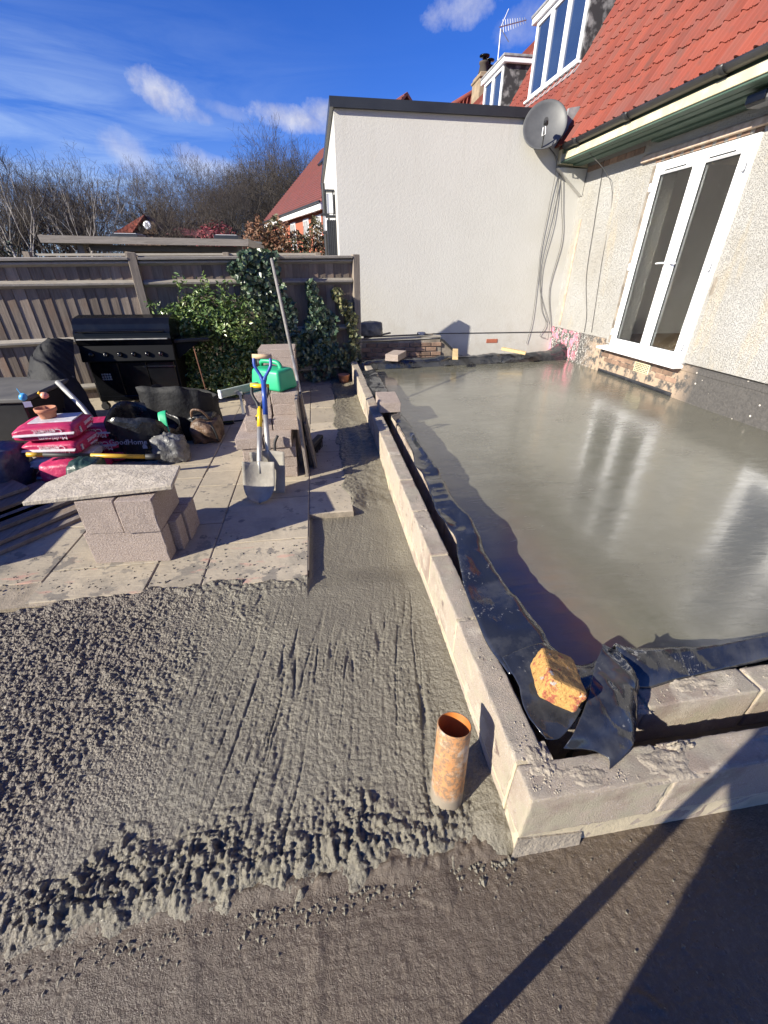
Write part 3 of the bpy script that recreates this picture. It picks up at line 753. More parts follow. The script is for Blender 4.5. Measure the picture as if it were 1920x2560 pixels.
jl = [.52+.11+.0, 1.222, 1.68, 2.14, 2.58, 3.03, 3.48, 3.62, 4.05, 4.32, 4.77, 5.22, 5.67, 6.12, 6.57]
jl2 = [.96, 1.45, 1.90, 2.36, 2.81, 3.26, 3.71, 4.16, 4.61, 5.06, 5.51, 5.96, 6.41]
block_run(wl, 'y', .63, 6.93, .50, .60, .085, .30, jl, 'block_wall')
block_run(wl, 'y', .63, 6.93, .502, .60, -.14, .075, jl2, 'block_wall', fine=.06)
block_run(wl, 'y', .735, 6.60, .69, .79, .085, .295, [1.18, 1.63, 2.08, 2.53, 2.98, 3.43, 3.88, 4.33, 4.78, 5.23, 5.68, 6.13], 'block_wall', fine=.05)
MB().box(.5025, .594, .622, 6.92, -.14, .296).box(.696, .784, .74, 6.58, -.14, .288).build('mortar', 'mortar', wl)
MB().box(.60, .69, .62, 6.92, -.14, .02).build('cavity_fill', 'joint_sand', wl)
wf = thing('cavity_wall', 'concrete block cavity wall with yellow mortar crossing in front of the half brick', 'wall', (2.4, .6, -.1))
jf = [.955, 1.405, 1.855, 2.305, 2.755, 3.205, 3.655, 4.105]
block_run(wf, 'x', .50, 4.45, .52, .62, .085, .30, jf, 'block_wall', fine=.02)
block_run(wf, 'x', .503, 4.45, .524, .62, -.14, .075, [.73, 1.18, 1.63, 2.08, 2.53, 2.98, 3.43, 3.88], 'block_wall', fine=.04)
block_run(wf, 'x', .80, 4.45, .735, .835, .085, .30, [1.02, 1.47, 1.92, 2.37, 2.82, 3.27, 3.72, 4.17], 'block_wall', fine=.03)
MB().box(.5035, 4.44, .5235, .614, -.14, .296).box(.81, 4.44, .741, .829, -.14, .292).build('mortar', 'mortar', wf)
MB().box(.60, 4.44, .62, .735, -.14, .0).build('cavity_fill', 'joint_sand', wf)
# mortar smeared over joints and wall tops
def dab(parent, cx, cy, cz, sx, sy, sz, seed, mat='mortar_dab'):
    xs = np.linspace(-1, 1, 26); X, Y = np.meshgrid(xs, xs); r = np.sqrt(X*X+Y*Y)
    h = np.clip(1-r**1.6+1.5*(fbm(X, Y, 2.5, 4, seed)-.5)-.25, -.3, .6)*(.2+1.8*fbm(X, Y, 7, 3, seed+5))
    rows = [[(cx+sx*X[i, j], cy+sy*Y[i, j], cz+sz*h[i, j]-.002) for j in range(26)] for i in range(26)]
    return MB().grid(rows).build('mortar_smear', mat, parent, smooth=True)
for k, a in enumerate([(.68, .57, .30, .10, .045, .010), (.95, .56, .30, .10, .05, .013), (.57, .62, .30, .05, .06, .011), (1.03, .60, .30, .05, .02, .022), (1.4, .585, .30, .12, .035, .012),
          (1.8, .57, .30, .16, .045, .012), (.95, .77, .30, .08, .05, .028), (1.25, .80, .30, .13, .04, .012), (1.7, .78, .30, .2, .05, .011), (.545, 1.25, .298, .045, .06, .006)]):
    dab(wf if a[0] > .56 and a[1] < .9 else wl, *a, seed=200+k*7)
for k, (y, s) in enumerate([(2.3, .2), (2.9, .25), (3.3, .15), (3.9, .2), (4.6, .25), (5.3, .3), (6.0, .3), (6.6, .25)]):
    dab(wl, .55, y, .2985, .045, s, .005, seed=300+k*3)
MB().hexa([(.484,.505,-.02),(.72,.508,-.02),(.72,.522,-.02),(.50,.523,-.02),(.499,.517,.075),(.72,.519,.04),(.72,.524,.04),(.50,.524,.075)]).build('mortar_haunch', 'mortar_dab', wf)
mb = MB(); rr = random.Random(19)
def crumb(mb, x, y, z, s):
    o = len(mb.v); pts = [(1,0,0),(-1,0,0),(0,1,0),(0,-1,0),(0,0,.8),(0,0,-.4)]
    mb.v += [(x+p[0]*s*rr.uniform(.6,1.5), y+p[1]*s*rr.uniform(.6,1.5), z+p[2]*s*rr.uniform(.6,1.3)) for p in pts]
    mb.f += [tuple(i+o for i in f) for f in [(0,2,4),(2,1,4),(1,3,4),(3,0,4),(2,0,5),(1,2,5),(3,1,5),(0,3,5)]]
for k in range(1500):
    if rr.random() < .6:
        x = .52+1.9*rr.random()**1.3; y = .53+.085*rr.random() if rr.random() < .6 else .745+.09*rr.random()
        if y > .7 and x < .85: continue
        if .73 < x < 1.0 and y > .7: pass
    else: x = .51+.085*rr.random(); y = .62+6*rr.random()**1.5
    if fbm(np.array([x]), np.array([y]), 6, 2, 9)[0] < .5: continue
    crumb(mb, x, y, .300, rr.uniform(.0012, .0055)*(1.8 if rr.random() < .06 else 1))
mb.build('mortar_crumbs', 'mortar_dab', wf, kind='stuff')
# rear retaining wall under the plastic
wr = thing('foundation_wall', 'rear block wall of the slab wrapped in black plastic below the white wall', 'wall', (2.6, 7.2, 0))
bk = MB(); bk.hexa([(.5,6.83,-.14),(4.45,7.33,-.14),(4.45,7.55,-.14),(.5,7.05,-.14),(.5,6.83,.27),(4.45,7.33,.27),(4.45,7.55,.27),(.5,7.05,.27)]); bk.build('blockwork', 'block_wall', wr)

# --- membranes
def loft(rows, nu=24, nv=10):
    """smooth patch through a grid of control points (Catmull-Rom)"""
    def cr(p, t):
        n_ = len(p); f = t*(n_-1); i = min(int(f), n_-2); u = f-i
        g = lambda k: p[max(0, min(n_-1, k))]
        a, b, c, d = g(i-1), g(i), g(i+1), g(i+2)
        return .5*((2*b)+(c-a)*u+(2*a-5*b+4*c-d)*u*u+(3*b-a-3*c+d)*u**3)
    rows = [[Vector(p) for p in r_] for r_ in rows]
    dense = [[cr(r_, j/(nu-1)) for j in range(nu)] for r_ in rows]
    return [[cr([dense[i][j] for i in range(len(rows))], k/(nv-1)) for j in range(nu)] for k in range(nv)]
def sheet(name, label, rows, nu, nv, amp, freq, seed, parent=None, mat='black_membrane'):
    g = loft(rows, nu, nv)
    P = np.array([[tuple(p) for p in r_] for r_ in g])
    N = (fbm(P[..., 0]*1.3+P[..., 2], P[..., 1], freq, 3, seed)-.5)+.6*(np.abs(fbm(P[..., 0]+P[..., 2], P[..., 1]*1.2, freq*1.7, 2, seed+3)-.5)-.2)
    P[..., 2] += amp*N; P[..., 0] += .4*amp*N
    mb = MB().grid([[tuple(q) for q in r_] for r_ in P])
    return mb.build(name, mat, parent, smooth=True, solid=.0025, label=label, cat='plastic sheet', group=None)
# left sheet: free edge in the cavity, crest over the inner leaf, then down to the slab
yl = [.93, 1.09, 1.35, 1.62, 1.80, 1.95, 2.12, 2.4, 2.62, 2.72, 3.0, 3.3, 3.58, 3.95, 4.06]
xe = [.61, .575, .585, .625, .665, .64, .635, .66, .675, .645, .68, .695, .695, .68, .68]
ze = [.30, .31, .322, .325, .315, .335, .325, .32, .325, .345, .325, .32, .32, .315, .31]
r1 = [(xe[i], yl[i], ze[i]) for i in range(len(yl))]
r2 = [(.5*(xe[i]+.79)+.0, yl[i], .325+.010*math.sin(i*2.1)) for i in range(len(yl))]
r3 = [(.785+.012*math.sin(i*1.7), yl[i], .333+.012*math.sin(i*1.3+1)) for i in range(len(yl))]
r4 = [(.80+.010*math.sin(i*1.9), yl[i], .27) for i in range(len(yl))]
r5 = [(.812, yl[i], .172) for i in range(len(yl))]
sheet('membrane', 'long strip of shiny black plastic folded along the wall from brick to block', [r1, r2, r3, r4, r5], 170, 18, .024, 5, 401)
yl = [4.5, 4.8, 5.2, 5.6, 5.9, 6.15]
r1 = [(.60+.02*math.sin(i*2), y, .305) for i, y in enumerate(yl)]; r1[0] = (.67, 4.5, .305)
r2 = [(.70, y, .325+.01*math.sin(i*2.4)) for i, y in enumerate(yl)]
r3 = [(.79, y, .325) for y in yl]; r5 = [(.81, y, .172) for y in yl]
sheet('membrane', 'short flap of black plastic over the wall between the loose block and the corner', [r1, r2, r3, r5], 60, 12, .022, 8, 411)
# sheet over the front wall's inner leaf
xs_ = [.985, 1.06, 1.2, 1.4, 1.6, 1.85, 2.2, 2.8, 3.6, 4.43]
fy = [.83, .80, .815, .835, .845, .845, .845, .84, .84, .84]
r1 = [(x, fy[i], .303) for i, x in enumerate(xs_)]
r2 = [(x, fy[i]+.05, .345+.01*math.sin(i*1.9)) for i, x in enumerate(xs_)]
r3 = [(x, .915+.008*math.sin(i*1.3), [.42, .375, .352, .342, .345, .34, .335, .33, .33, .33][i]) for i, x in enumerate(xs_)]
r4 = [(x, .925, .172) for x in xs_]
sheet('membrane', 'black plastic sheet speckled with cement folded along the inner leaf of the front wall', [r1, r2, r3, r4], 120, 14, .020, 7, 421)
# crumpled flap beside the half brick
A = [(.945, .925, .41), (.865, .84, .405), (.78, .745, .395), (.70, .665, .36), (.655, .635, .325)]
B = [(.995, .90, .385), (.955, .82, .40), (.88, .735, .392), (.80, .665, .365), (.72, .625, .315)]
C = [(1.02, .86, .36), (1.00, .80, .375), (.94, .725, .37), (.86, .655, .345), (.775, .595, .312)]
D = [(1.035, .815, .335), (.985, .745, .33), (.93, .675, .318), (.87, .615, .312), (.765, .565, .306)]
sheet('membrane', 'crumpled black plastic flap arching over the cavity beside the half brick', [A, B, C, D], 60, 40, .030, 8, 431)
A2 = [(.60, .99, .32), (.615, .88, .315), (.60, .77, .315), (.63, .68, .305)]
B2 = [(.70, 1.0, .35), (.71, .88, .335), (.70, .77, .325), (.68, .68, .31)]
C2 = [(.80, 1.02, .33), (.83, .92, .34), (.84, .83, .37), (.76, .73, .36)]
D2 = [(.83, 1.05, .175), (.92, .95, .25), (.95, .91, .38), (.86, .83, .40)]
sheet('membrane', 'black plastic tucked under the half brick at the wall corner', [A2, B2, C2, D2], 40, 30, .018, 9, 441)
# rear sheet
def rear(t): return (.62+t*3.85, 6.90+t*.47)
r1 = [(rear(t)[0], rear(t)[1]+.17, .285+.012*math.sin(t*31)) for t in np.linspace(0, .985, 12)]
r2 = [(rear(t)[0], rear(t)[1]+.05, .315+.014*math.sin(t*23)) for t in np.linspace(0, .985, 12)]
r3 = [(rear(t)[0], rear(t)[1]-.06, .30+.012*math.sin(t*19)) for t in np.linspace(0, .985, 12)]
r4 = [(rear(t)[0], rear(t)[1]-.10, .172) for t in np.linspace(0, .985, 12)]
r4[0] = (.72, 6.72, .175); r3[0] = (.66, 6.78, .30); r1[-1] = (4.42, 7.58, .43); r2[-1] = (4.42, 7.45, .42); r3[-1] = (4.42, 7.33, .36)
sheet('membrane', 'black plastic sheet streaked with cement along the rear of the slab', [r1, r2, r3, r4], 140, 16, .045, 5, 451)
MB().grid([[(4.435, y, .17), (4.437, y, .215+.03*float(fbm(np.array([y]), np.array([0.]), 1.6, 3, 5)[0]))] for y in np.linspace(.9, 7.35, 60)]).build('membrane_upstand', 'black_membrane', None, smooth=True, solid=.004, label='thin ragged edge of black plastic at the foot of the house plinth', cat='plastic sheet')

# =================================================================== MAIN HOUSE
HX = 4.45
house = thing('house', 'pebbledashed house with red pantiled roof, dormers and white french doors', 'house', (HX+2, 9, 0))
DY0, DY1, DZ0, DZ1 = 4.755, 6.19, .585, 2.75
# wall with a real opening for the doors
wall = MB()
wall.box(HX, HX+.30, -.5, DY0, .60, 3.05).box(HX, HX+.30, DY1, 20, .60, 3.05).box(HX, HX+.30, DY0, DY1, DZ1+.02, 3.05)
wall.build('wall', 'pebbledash', house)
pl = MB().box(HX-.018, HX+.30, -.5, DY0-.02, -.2, .585).box(HX-.018, HX+.30, DY1+.14, 8.0, -.2, .66).box(HX-.012, HX+.30, DY0-.02, DY1+.14, -.2, .54)
pl = pl.build('plinth', 'tarred_plinth', house)
MB().box(HX-.028, HX-.018, -.5, DY0-.03, .52, .575).build('plinth_coping', 'tarred_plinth', pl)
# bricks showing under the door sill
for j in range(3):
    for i in range(8):
        y0 = 4.74+i*.19+(j % 2)*.095
        if y0 > 6.2 or (5.2 < y0+.09 < 5.58 and j < 2): continue
        MB().box(HX-.020, HX-.005, y0, min(y0+.178, 6.34), .345+j*.066, .40+j*.066).build('brick', 'old_brick', pl, bevel=.003)
ab = MB().box(HX-.024, HX-.010, 5.24, 5.54, .345, .47).build('air_brick', 'cream_paint', pl, bevel=.003)
h = MB()
for i in range(9):
    for j in range(5): h.box(HX-.026, HX-.020, 5.26+i*.030, 5.278+i*.030, .357+j*.022, .370+j*.022)
h.build('vent_hole', 'rubber_seal', ab)
# lintel ledge
MB().hexa([(HX-.055,4.2,2.80),(HX-.055,6.50,2.80),(HX+.02,6.50,2.80),(HX+.02,4.2,2.80),(HX-.045,4.2,2.865),(HX-.045,6.50,2.865),(HX+.02,6.50,2.90),(HX+.02,4.2,2.90)]).build('lintel', 'lintel_mortar', house, bevel=.006)
for i in range(14):
    y0 = 4.3+i*.155
    if y0 < 6.2: MB().box(HX-.006, HX+.01, y0, y0+.10, 2.765, 2.80).build('brick', 'old_brick', house, bevel=.003)
for i in range(7):     # bare bricks under the eaves by the corner
    y0 = 6.55+i*.19; MB().box(HX-.010, HX+.02, y0, y0+.18, 2.92, 2.99).build('brick', 'old_brick', house, bevel=.003)
# render crack strips beside the doors
MB().box(HX-.006, HX+.01, DY1+.002, DY1+.09, .62, 2.74).build('reveal_render', 'dirty_wall', house)
MB().box(HX-.010, HX+.01, 7.76, 7.82, .70, 2.3).build('render_bead', 'lintel_mortar', house)
for i, (yy, zz, a, b) in enumerate([(6.24, 1.37, .07, .10), (4.70, 1.42, .035, .12)]):
    xs = np.linspace(-1, 1, 12); X, Y = np.meshgrid(xs, xs); q = np.clip(1-np.sqrt(X*X+Y*Y)+.8*(fbm(X, Y, 2, 2, 500+i)-.5), -.1, 1)
    MB().grid([[(HX+.004-.016*q[r_, c], yy+a*X[r_, c], zz+b*Y[r_, c]) for c in range(12)] for r_ in range(12)]).build('broken_render', 'dirty_wall', house, smooth=True)

# french doors
door = MB()
fx = HX-.03
door.box(fx, fx+.07, DY0, DY0+.05, DZ0, DZ1).box(fx, fx+.07, DY1-.05, DY1, DZ0, DZ1).box(fx, fx+.07, DY0+.05, DY1-.05, DZ1-.05, DZ1).box(fx, fx+.07, DY0+.05, DY1-.05, DZ0, DZ0+.03)
door = door.build('french_door', 'white_pvc', house, bevel=.004)
mid = 5.435
for (y0, y1) in ((DY0+.052, mid-.0025), (mid+.0025, DY1-.052)):
    lf = MB(); s = .085; lx = fx-.022
    lf.box(lx, lx+.065, y0, y0+s, DZ0+.033, DZ1-.052).box(lx, lx+.065, y1-s, y1, DZ0+.033, DZ1-.052)
    lf.box(lx, lx+.065, y0+s, y1-s, DZ0+.033, DZ0+.033+s).box(lx, lx+.065, y0+s, y1-s, DZ1-.052-s, DZ1-.052)
    lf.build('leaf_frame', 'white_pvc', door, bevel=.006)
    MB().box(lx+.026, lx+.032, y0+s-.004, y1-s+.004, DZ0+.033+s-.004, DZ1-.052-s+.004).build('pane', 'door_glass', door)
    sg = MB(); e = .006
    for (a, b, c, d) in ((y0+s, y0+s+e, DZ0+.033+s, DZ1-.052-s), (y1-s-e, y1-s, DZ0+.033+s, DZ1-.052-s)): sg.box(lx+.012, lx+.025, a, b, c, d)
    for (c, d) in ((DZ0+.033+s, DZ0+.033+s+e), (DZ1-.052-s-e, DZ1-.052-s)): sg.box(lx+.012, lx+.025, y0+s+e, y1-s-e, c, d)
    sg.build('glazing_seal', 'rubber_seal', door)
    vm = .5*(y0+y1)
    MB().box(lx-.010, lx, vm-.19, vm+.19, DZ1-.125, DZ1-.085).build('trickle_vent', 'white_pvc', door, bevel=.003)
    MB().box(lx-.012, lx-.009, vm-.17, vm+.17, DZ1-.112, DZ1-.098).build('vent_slot', 'rubber_seal', door)
for (yy, sg_) in ((mid-.045, -1), (mid+.045, 1)):
    hb = MB().box(fx-.033, fx-.022, yy-.016, yy+.016, 1.46, 1.70)
    hb.tube([(fx-.033, yy, 1.66), (fx-.065, yy, 1.66), (fx-.068, yy+sg_*.02, 1.66), (fx-.068, yy+sg_*.125, 1.655)], [.010, .010, .011, .009], 8)
    hb.build('handle', 'white_pvc', door, smooth=False, bevel=.002)
    MB().box(fx-.036, fx-.033, yy-.005, yy+.005, 1.505, 1.54).build('keyhole', 'rubber_seal', door)
for zz in (.78, 1.62, 2.50):
    MB().box(fx-.045, fx-.02, DY1-.06, DY1-.015, zz-.045, zz+.045).build('hinge', 'white_pvc', door, bevel=.008)
    MB().box(fx-.040, fx-.02, DY0+.02, DY0+.06, zz-.045, zz+.045).build('hinge', 'white_pvc', door, bevel=.008)
MB().hexa([(HX-.15,4.70,.535),(HX+.05,4.70,.535),(HX+.05,6.33,.535),(HX-.15,6.33,.535),(HX-.15,4.70,.56),(HX+.05,4.70,.583),(HX+.05,6.33,.583),(HX-.15,6.33,.56)]).build('door_sill', 'white_pvc', house, bevel=.003)
mb = MB(); rr = random.Random(77)
for k in range(90):
    yy = rr.choice([rr.uniform(4.90, 5.30), rr.uniform(5.56, 6.02)]); zz = .72+1.9*rr.random()**2.2; q_ = rr.uniform(.001, .0035); xx = fx-.022+.0255
    mb.add([(xx, yy-q_, zz), (xx, yy, zz-q_*1.3), (xx, yy+q_, zz), (xx, yy, zz+q_*1.3)], [(0,1,2,3)])
mb.build('dust_specks', 'white_pvc', door, kind='stuff')
d2 = MB(); a0, a1 = 2.02, 3.46
d2.box(HX-.035, HX-.003, a0, a0+.14, .585, 2.75).box(HX-.035, HX-.003, a1-.14, a1, .585, 2.75).box(HX-.035, HX-.003, a0+.14, a1-.14, 2.62, 2.75).box(HX-.035, HX-.003, a0+.14, a1-.14, .585, .72).box(HX-.035, HX-.003, .5*(a0+a1)-.1, .5*(a0+a1)+.1, .72, 2.62)
d2 = d2.build('french_door', 'white_pvc', house, bevel=.005)
MB().box(HX-.022, HX-.004, a0+.14, .5*(a0+a1)-.1, .72, 2.62).build('pane', 'dusk_glass', d2); MB().box(HX-.022, HX-.004, .5*(a0+a1)+.1, a1-.14, .72, 2.62).build('pane', 'dusk_glass', d2)
# the room behind the glass
room = MB()
room.add([(HX+.3,3.6,.58),(HX+3.4,3.6,.58),(HX+3.4,7.4,.58),(HX+.3,7.4,.58)], [(0,1,2,3)])
room.build('room_floor', 'room_floor', house)
MB().add([(HX+3.4,3.6,.58),(HX+3.4,7.4,.58),(HX+3.4,7.4,3.0),(HX+3.4,3.6,3.0)], [(0,1,2,3)]).add([(HX+.3,3.6,.58),(HX+3.4,3.6,.58),(HX+3.4,3.6,3.0),(HX+.3,3.6,3.0)], [(0,1,2,3)]).add([(HX+.3,7.4,.58),(HX+3.4,7.4,.58),(HX+3.4,7.4,3.0),(HX+.3,7.4,3.0)], [(0,1,2,3)]).add([(HX+.3,3.6,3.0),(HX+3.4,3.6,3.0),(HX+3.4,7.4,3.0),(HX+.3,7.4,3.0)], [(0,1,2,3)]).build('room_wall', 'room_dark', house)
MB().box(HX+1.2, HX+1.9, 4.9, 5.5, 1.25, 1.30).box(HX+1.22, HX+1.26, 4.92, 4.96, .58, 1.25).box(HX+1.84, HX+1.88, 4.92, 4.96, .58, 1.25).box(HX+1.22, HX+1.26, 5.44, 5.48, .58, 1.25).box(HX+1.84, HX+1.88, 5.44, 5.48, .58, 1.25).build('table', 'room_floor', None, label='dark wooden table inside the room behind the french doors', cat='table')
MB().lathe([(0,0),(.05,.005),(.075,.05),(.05,.095),(0,.10)], (HX+.42, 4.98, .582), 14).build('toy_ball', 'toy_blue', None, smooth=True, label='small bright blue toy on the floor behind the door glass', cat='toy')

# eaves
GX, GZ = 3.92, 3.22
YA, YB = -.5, 7.98
def halfpipe(y0, y1, r0, cx, cz, n=10):
    rows = []
    for yy in (y0, y1):
        rows.append([(cx+r0*math.cos(math.pi+math.pi*k/n), yy, cz+r0*math.sin(math.pi+math.pi*k/n)) for k in range(n+1)])
    return MB().grid(rows)
gut = halfpipe(YA, YB-.25, .058, GX+.01, GZ+.0).build('gutter', 'black_gutter', house, smooth=True, solid=.006)
for yy in (4.9, 6.27, 7.4, 3.4, 2.0):
    halfpipe(yy-.05, yy+.05, .068, GX+.01, GZ+.004).build('gutter_joint', 'black_gutter', gut, smooth=True, solid=.006)
    MB().box(GX+.03, GX+.09, yy-.015, yy+.015, GZ-.07, GZ-.03).build('gutter_bracket', 'black_gutter', gut)
MB().box(GX+.075, GX+.10, YA, YB-.05, 3.145, 3.24).build('fascia_shadow_board', 'green_paint', house)
MB().box(GX+.045, GX+.075, YA, YB-.22, 3.05, 3.142).build('fascia', 'cream_paint', house, bevel=.004)
for i, (x0, x1, z0, z1) in enumerate([(GX+.06, GX+.16, 3.025, 3.048), (GX+.162, GX+.27, 3.02, 3.048), (GX+.272, HX-.12, 3.00, 3.045), (HX-.118, HX-.002, 2.975, 3.01)]):
    MB().box(x0, x1, YA, 7.9 if i < 3 else 6.3, z0, z1).build('soffit_board', 'green_paint', house, bevel=.006)
MB().hexa([(GX+.05,7.90,3.02),(HX,7.90,2.98),(HX,8.0,2.98),(GX+.05,8.0,3.02),(GX+.05,7.90,3.20),(HX,7.90,3.06),(HX,8.0,3.06),(GX+.05,8.0,3.2)]).build('eaves_end', 'cream_paint', house)
# white corbel under the eaves end
MB().prism([(HX-.50, 7.985, 2.97), (HX-.01, 7.985, 2.97), (HX-.01, 7.985, 2.62)], (0, -.10, 0)).build('corbel', 'white_render', house)

# pantiled roof, slope 60 degrees
SL = R(60); d_up = Vector((math.cos(SL), 0, math.sin(SL))); d_nrm = Vector((-math.sin(SL), 0, math.cos(SL)))
roofbase = Vector((GX+.0, 0, GZ+.02))
deck = MB()
pA = roofbase-d_nrm*.05; pB = pA+d_up*3.75
deck.hexa([(pA.x,YA,pA.z),(pA.x+.1,YA,pA.z-.05),(pA.x+.1,24,pA.z-.05),(pA.x,24,pA.z),(pB.x,YA,pB.z),(pB.x+.1,YA,pB.z-.05),(pB.x+.1,24,pB.z-.05),(pB.x,24,pB.z)])
roof = deck.build('roof', 'old_clay_tile', house)
TW, TG = .195, .250
def tile_geo(mb, y, s, lift=.0, jit=0):
    """one pantile: flat pan with two flutes and a roll; y = left edge, s = distance up the slope"""
    prof = [(0, .0), (.012, .003), (.075, .002), (.082, .012), (.090, .002), (.105, .002), (.112, .012), (.120, .003), (.150, .006), (.165, .026), (.180, .032), (.197, .024), (.205, .004)]
    n_ = len(prof); rows = []
    for (ss, e) in ((s-.03, .020+lift), (s+TG+.02, .004)):
        rows.append([tuple(roofbase+d_up*(ss)+d_nrm*(h_+e)+Vector((0, y+a+jit, 0))) for a, h_ in prof])
    rows.append([tuple(Vector(p)-d_nrm*.018) for p in rows[0]])
    mb.grid(rows[:2]); mb.grid([rows[2], rows[0]])
tile_me = {}
def tile_proto(k, mat):
    mb = MB(); tile_geo(mb, 0, 0, lift=.002*k); me = mb.mesh('tile', (roofbase.x, 0, roofbase.z))
    me.materials.append(MATS[mat]); tile_me[(k, mat)] = me
for k in range(3):
    tile_proto(k, 'clay_tile'); tile_proto(k, 'old_clay_tile')
rt_ = random.Random(5)
def in_dormer(y, s):
    z = roofbase.z+d_up.z*(s+TG*.5)
    for (a, b, zb, zt) in ((9.15, 11.28, 4.45, 6.1), (12.7, 14.2, 4.5, 6.2)):
        if a-.05 < y+.1 < b+.05 and zb < z < zt: return True
    return False
cells = [(i, j) for i in range(-8, 82) for j in range(14)]
near = []; rest = []
for i, j in cells:
    y = i*TW+.46; s = j*TG
    if in_dormer(y, s): continue
    (near if (3.7 < y < 9.3 and j < 11) else rest).append((y, s, j))
near.sort(key=lambda q: q[0]+q[1]*1.0)
rest += near[300:]; near = near[:300]
for (y, s, j) in near:
    p = d_up*s
    inst('tile', tile_me[(rt_.randrange(3), 'clay_tile')], (roofbase.x+p.x, y, roofbase.z+p.z), (0, rt_.uniform(-.006, .006), rt_.uniform(-.008, .008)), roof)
mb = MB()
for (y, s, j) in rest: tile_geo(mb, y, s, lift=rt_.uniform(0, .006), jit=rt_.uniform(-.004, .004))
mb.build('tile_field', 'old_clay_tile', roof, kind='stuff')
# upper slope and ridge
tB = roofbase+d_up*3.5
MB().hexa([(tB.x,YA,tB.z-.1),(tB.x+4,YA,tB.z-.1),(tB.x+4,24,tB.z-.1),(tB.x,24,tB.z-.1),(tB.x-.05,YA,tB.z+.02),(tB.x+3,YA,tB.z+1.5),(tB.x+3,24,tB.z+1.5),(tB.x-.05,24,tB.z+.02)]).build('upper_roof', 'old_clay_tile', house)
# party verge upstand: curved tiles and flashing near the dish
MB().prism([(GX+.02,7.9,GZ+.10),(GX+.36,7.9,GZ+.42),(GX+.38,7.9,GZ+.50),(GX+.05,7.9,GZ+.45)], (0,.06,0)).build('lead_flashing', 'lead', house)
# dormers
def dormer(y0, y1, x, z0, z1, panes, lab):
    dm = MB().box(x-.02, x+1.0, y0, y0+.05, z0, z1+.04).build('dormer', 'dormer_lead', house)
    MB().box(x-.02, x+1.0, y1-.05, y1, z0, z1+.04).build('cheek', 'dormer_lead', dm)
    MB().box(x-.12, x+1.6, y0-.10, y1+.10, z1+.10, z1+.15).build('dormer_roof', 'lead', dm, bevel=.01)
    MB().box(x-.10, x+1.5, y0-.08, y1+.08, z1+.012, z1+.10).build('dormer_fascia', 'white_pvc', dm, bevel=.004)
    MB().box(x-.09, x+.02, y0-.02, y1+.02, z0-.035, z0+.0).build('dormer_sill', 'white_pvc', dm, bevel=.004)
    apron = [(x-.10, y0-.05, z0-.16), (x-.10, y1+.05, z0-.16), (x+.02, y1+.05, z0-.02), (x+.02, y0-.05, z0-.02)]
    MB().prism([tuple(Vector(p)-Vector((.035,0,0))) for p in apron], (.03, 0, 0)).build('lead_apron', 'lead', dm)
    wfm = MB(); W_ = (y1-y0-.12)/panes
    for k in range(panes):
        a = y0+.06+k*W_; b = a+W_-.004; f_ = .06
        wfm.box(x-.05, x+.01, a, a+f_, z0+.001, z1+.01).box(x-.05, x+.01, b-f_, b, z0+.001, z1+.01).box(x-.05, x+.01, a+f_, b-f_, z0+.001, z0+f_).box(x-.05, x+.01, a+f_, b-f_, z1-f_, z1+.01)
    wfm.build('window_frame', 'white_pvc', dm, bevel=.004)
    for k in range(panes):
        a = y0+.06+k*W_+.06; b = a+W_-.124
        MB().box(x-.022, x-.016, a-.005, b+.005, z0+.055, z1-.055).build('pane', 'dusk_glass', dm)
    return dm
dm1 = dormer(9.20, 11.23, 4.70, 4.60, 5.70, 3, '')
dm2 = dormer(12.75, 14.1, 4.70, 4.60, 5.62, 2, '')
# chimney behind, with pots, and the aerial
ch = thing('chimney', 'stone chimney stack with two dark pots behind the far dormer', 'chimney', (6.4, 19.2, 5))
MB().box(6.02, 6.62, 18.7, 19.5, 4.5, 7.30).build('stack', 'chimney_stone', ch, bevel=.02)
MB().box(5.98, 6.66, 18.65, 19.55, 7.14, 7.22).build('cornice', 'chimney_stone', ch, bevel=.02)
for (x, y) in ((6.18, 18.9), (6.46, 19.2)):
    MB().lathe([(.17,7.55),(.15,7.62),(.13,7.75),(.16,7.78),(.16,7.83),(.10,7.84)], (x, y, -.25), 14).build('chimney_pot', 'bark_dark', ch, smooth=True)
    MB().lathe([(.0,8.06),(.17,8.03),(.17,8.0),(.06,7.99),(.06,7.80)], (x, y, -.30), 12).build('cowl', 'bbq_black', ch, smooth=True)
ae = thing('tv_aerial', 'thin galvanised tv aerial on a tall mast above the roofs', 'aerial', (6.0, 16.5, 6.4))
am0, am1 = ray_pt(1238, 225, 16.6), ray_pt(1252, 72, 16.6); ab0, ab1 = ray_pt(1248, 68, 16.6), ray_pt(1316, 50, 16.6)
MB().tube([tuple(am0-Vector((0,0,.6))), tuple(am1)], .022, 6).build('mast', 'galvanised', ae)
MB().tube([tuple(ab0), tuple(ab1)], .014, 5).build('boom', 'galvanised', ae)
for k in range(10):
    c = ab0.lerp(ab1, .15+k*.09)
    MB().tube([tuple(c+Vector((-.03, 0, .13-.008*k))), tuple(c+Vector((.03, 0, -.13+.008*k)))], .008, 4).build('element', 'galvanised', ae)
for (p, q_) in (((1253, 66), (1272, 22)), ((1254, 74), (1272, 105))):
    MB().tube([tuple(ray_pt(*p, 16.6)), tuple(ray_pt(*q_, 16.6))], .012, 4).build('reflector', 'galvanised', ae)
nh = thing('house', 'neighbouring roof of red tiles with a rounded hip ridge beyond the chimney', 'house', (4.6, 20, 0))
h0, h1, h2, h3 = ray_pt(1122, 268, 21), ray_pt(1215, 212, 21), ray_pt(1240, 290, 21), ray_pt(1122, 290, 21)
MB().prism([tuple(h3), tuple(h2), tuple(h1), tuple(h0)], (.5, 3, 0)).build('roof_slope', 'clay_tile', nh)
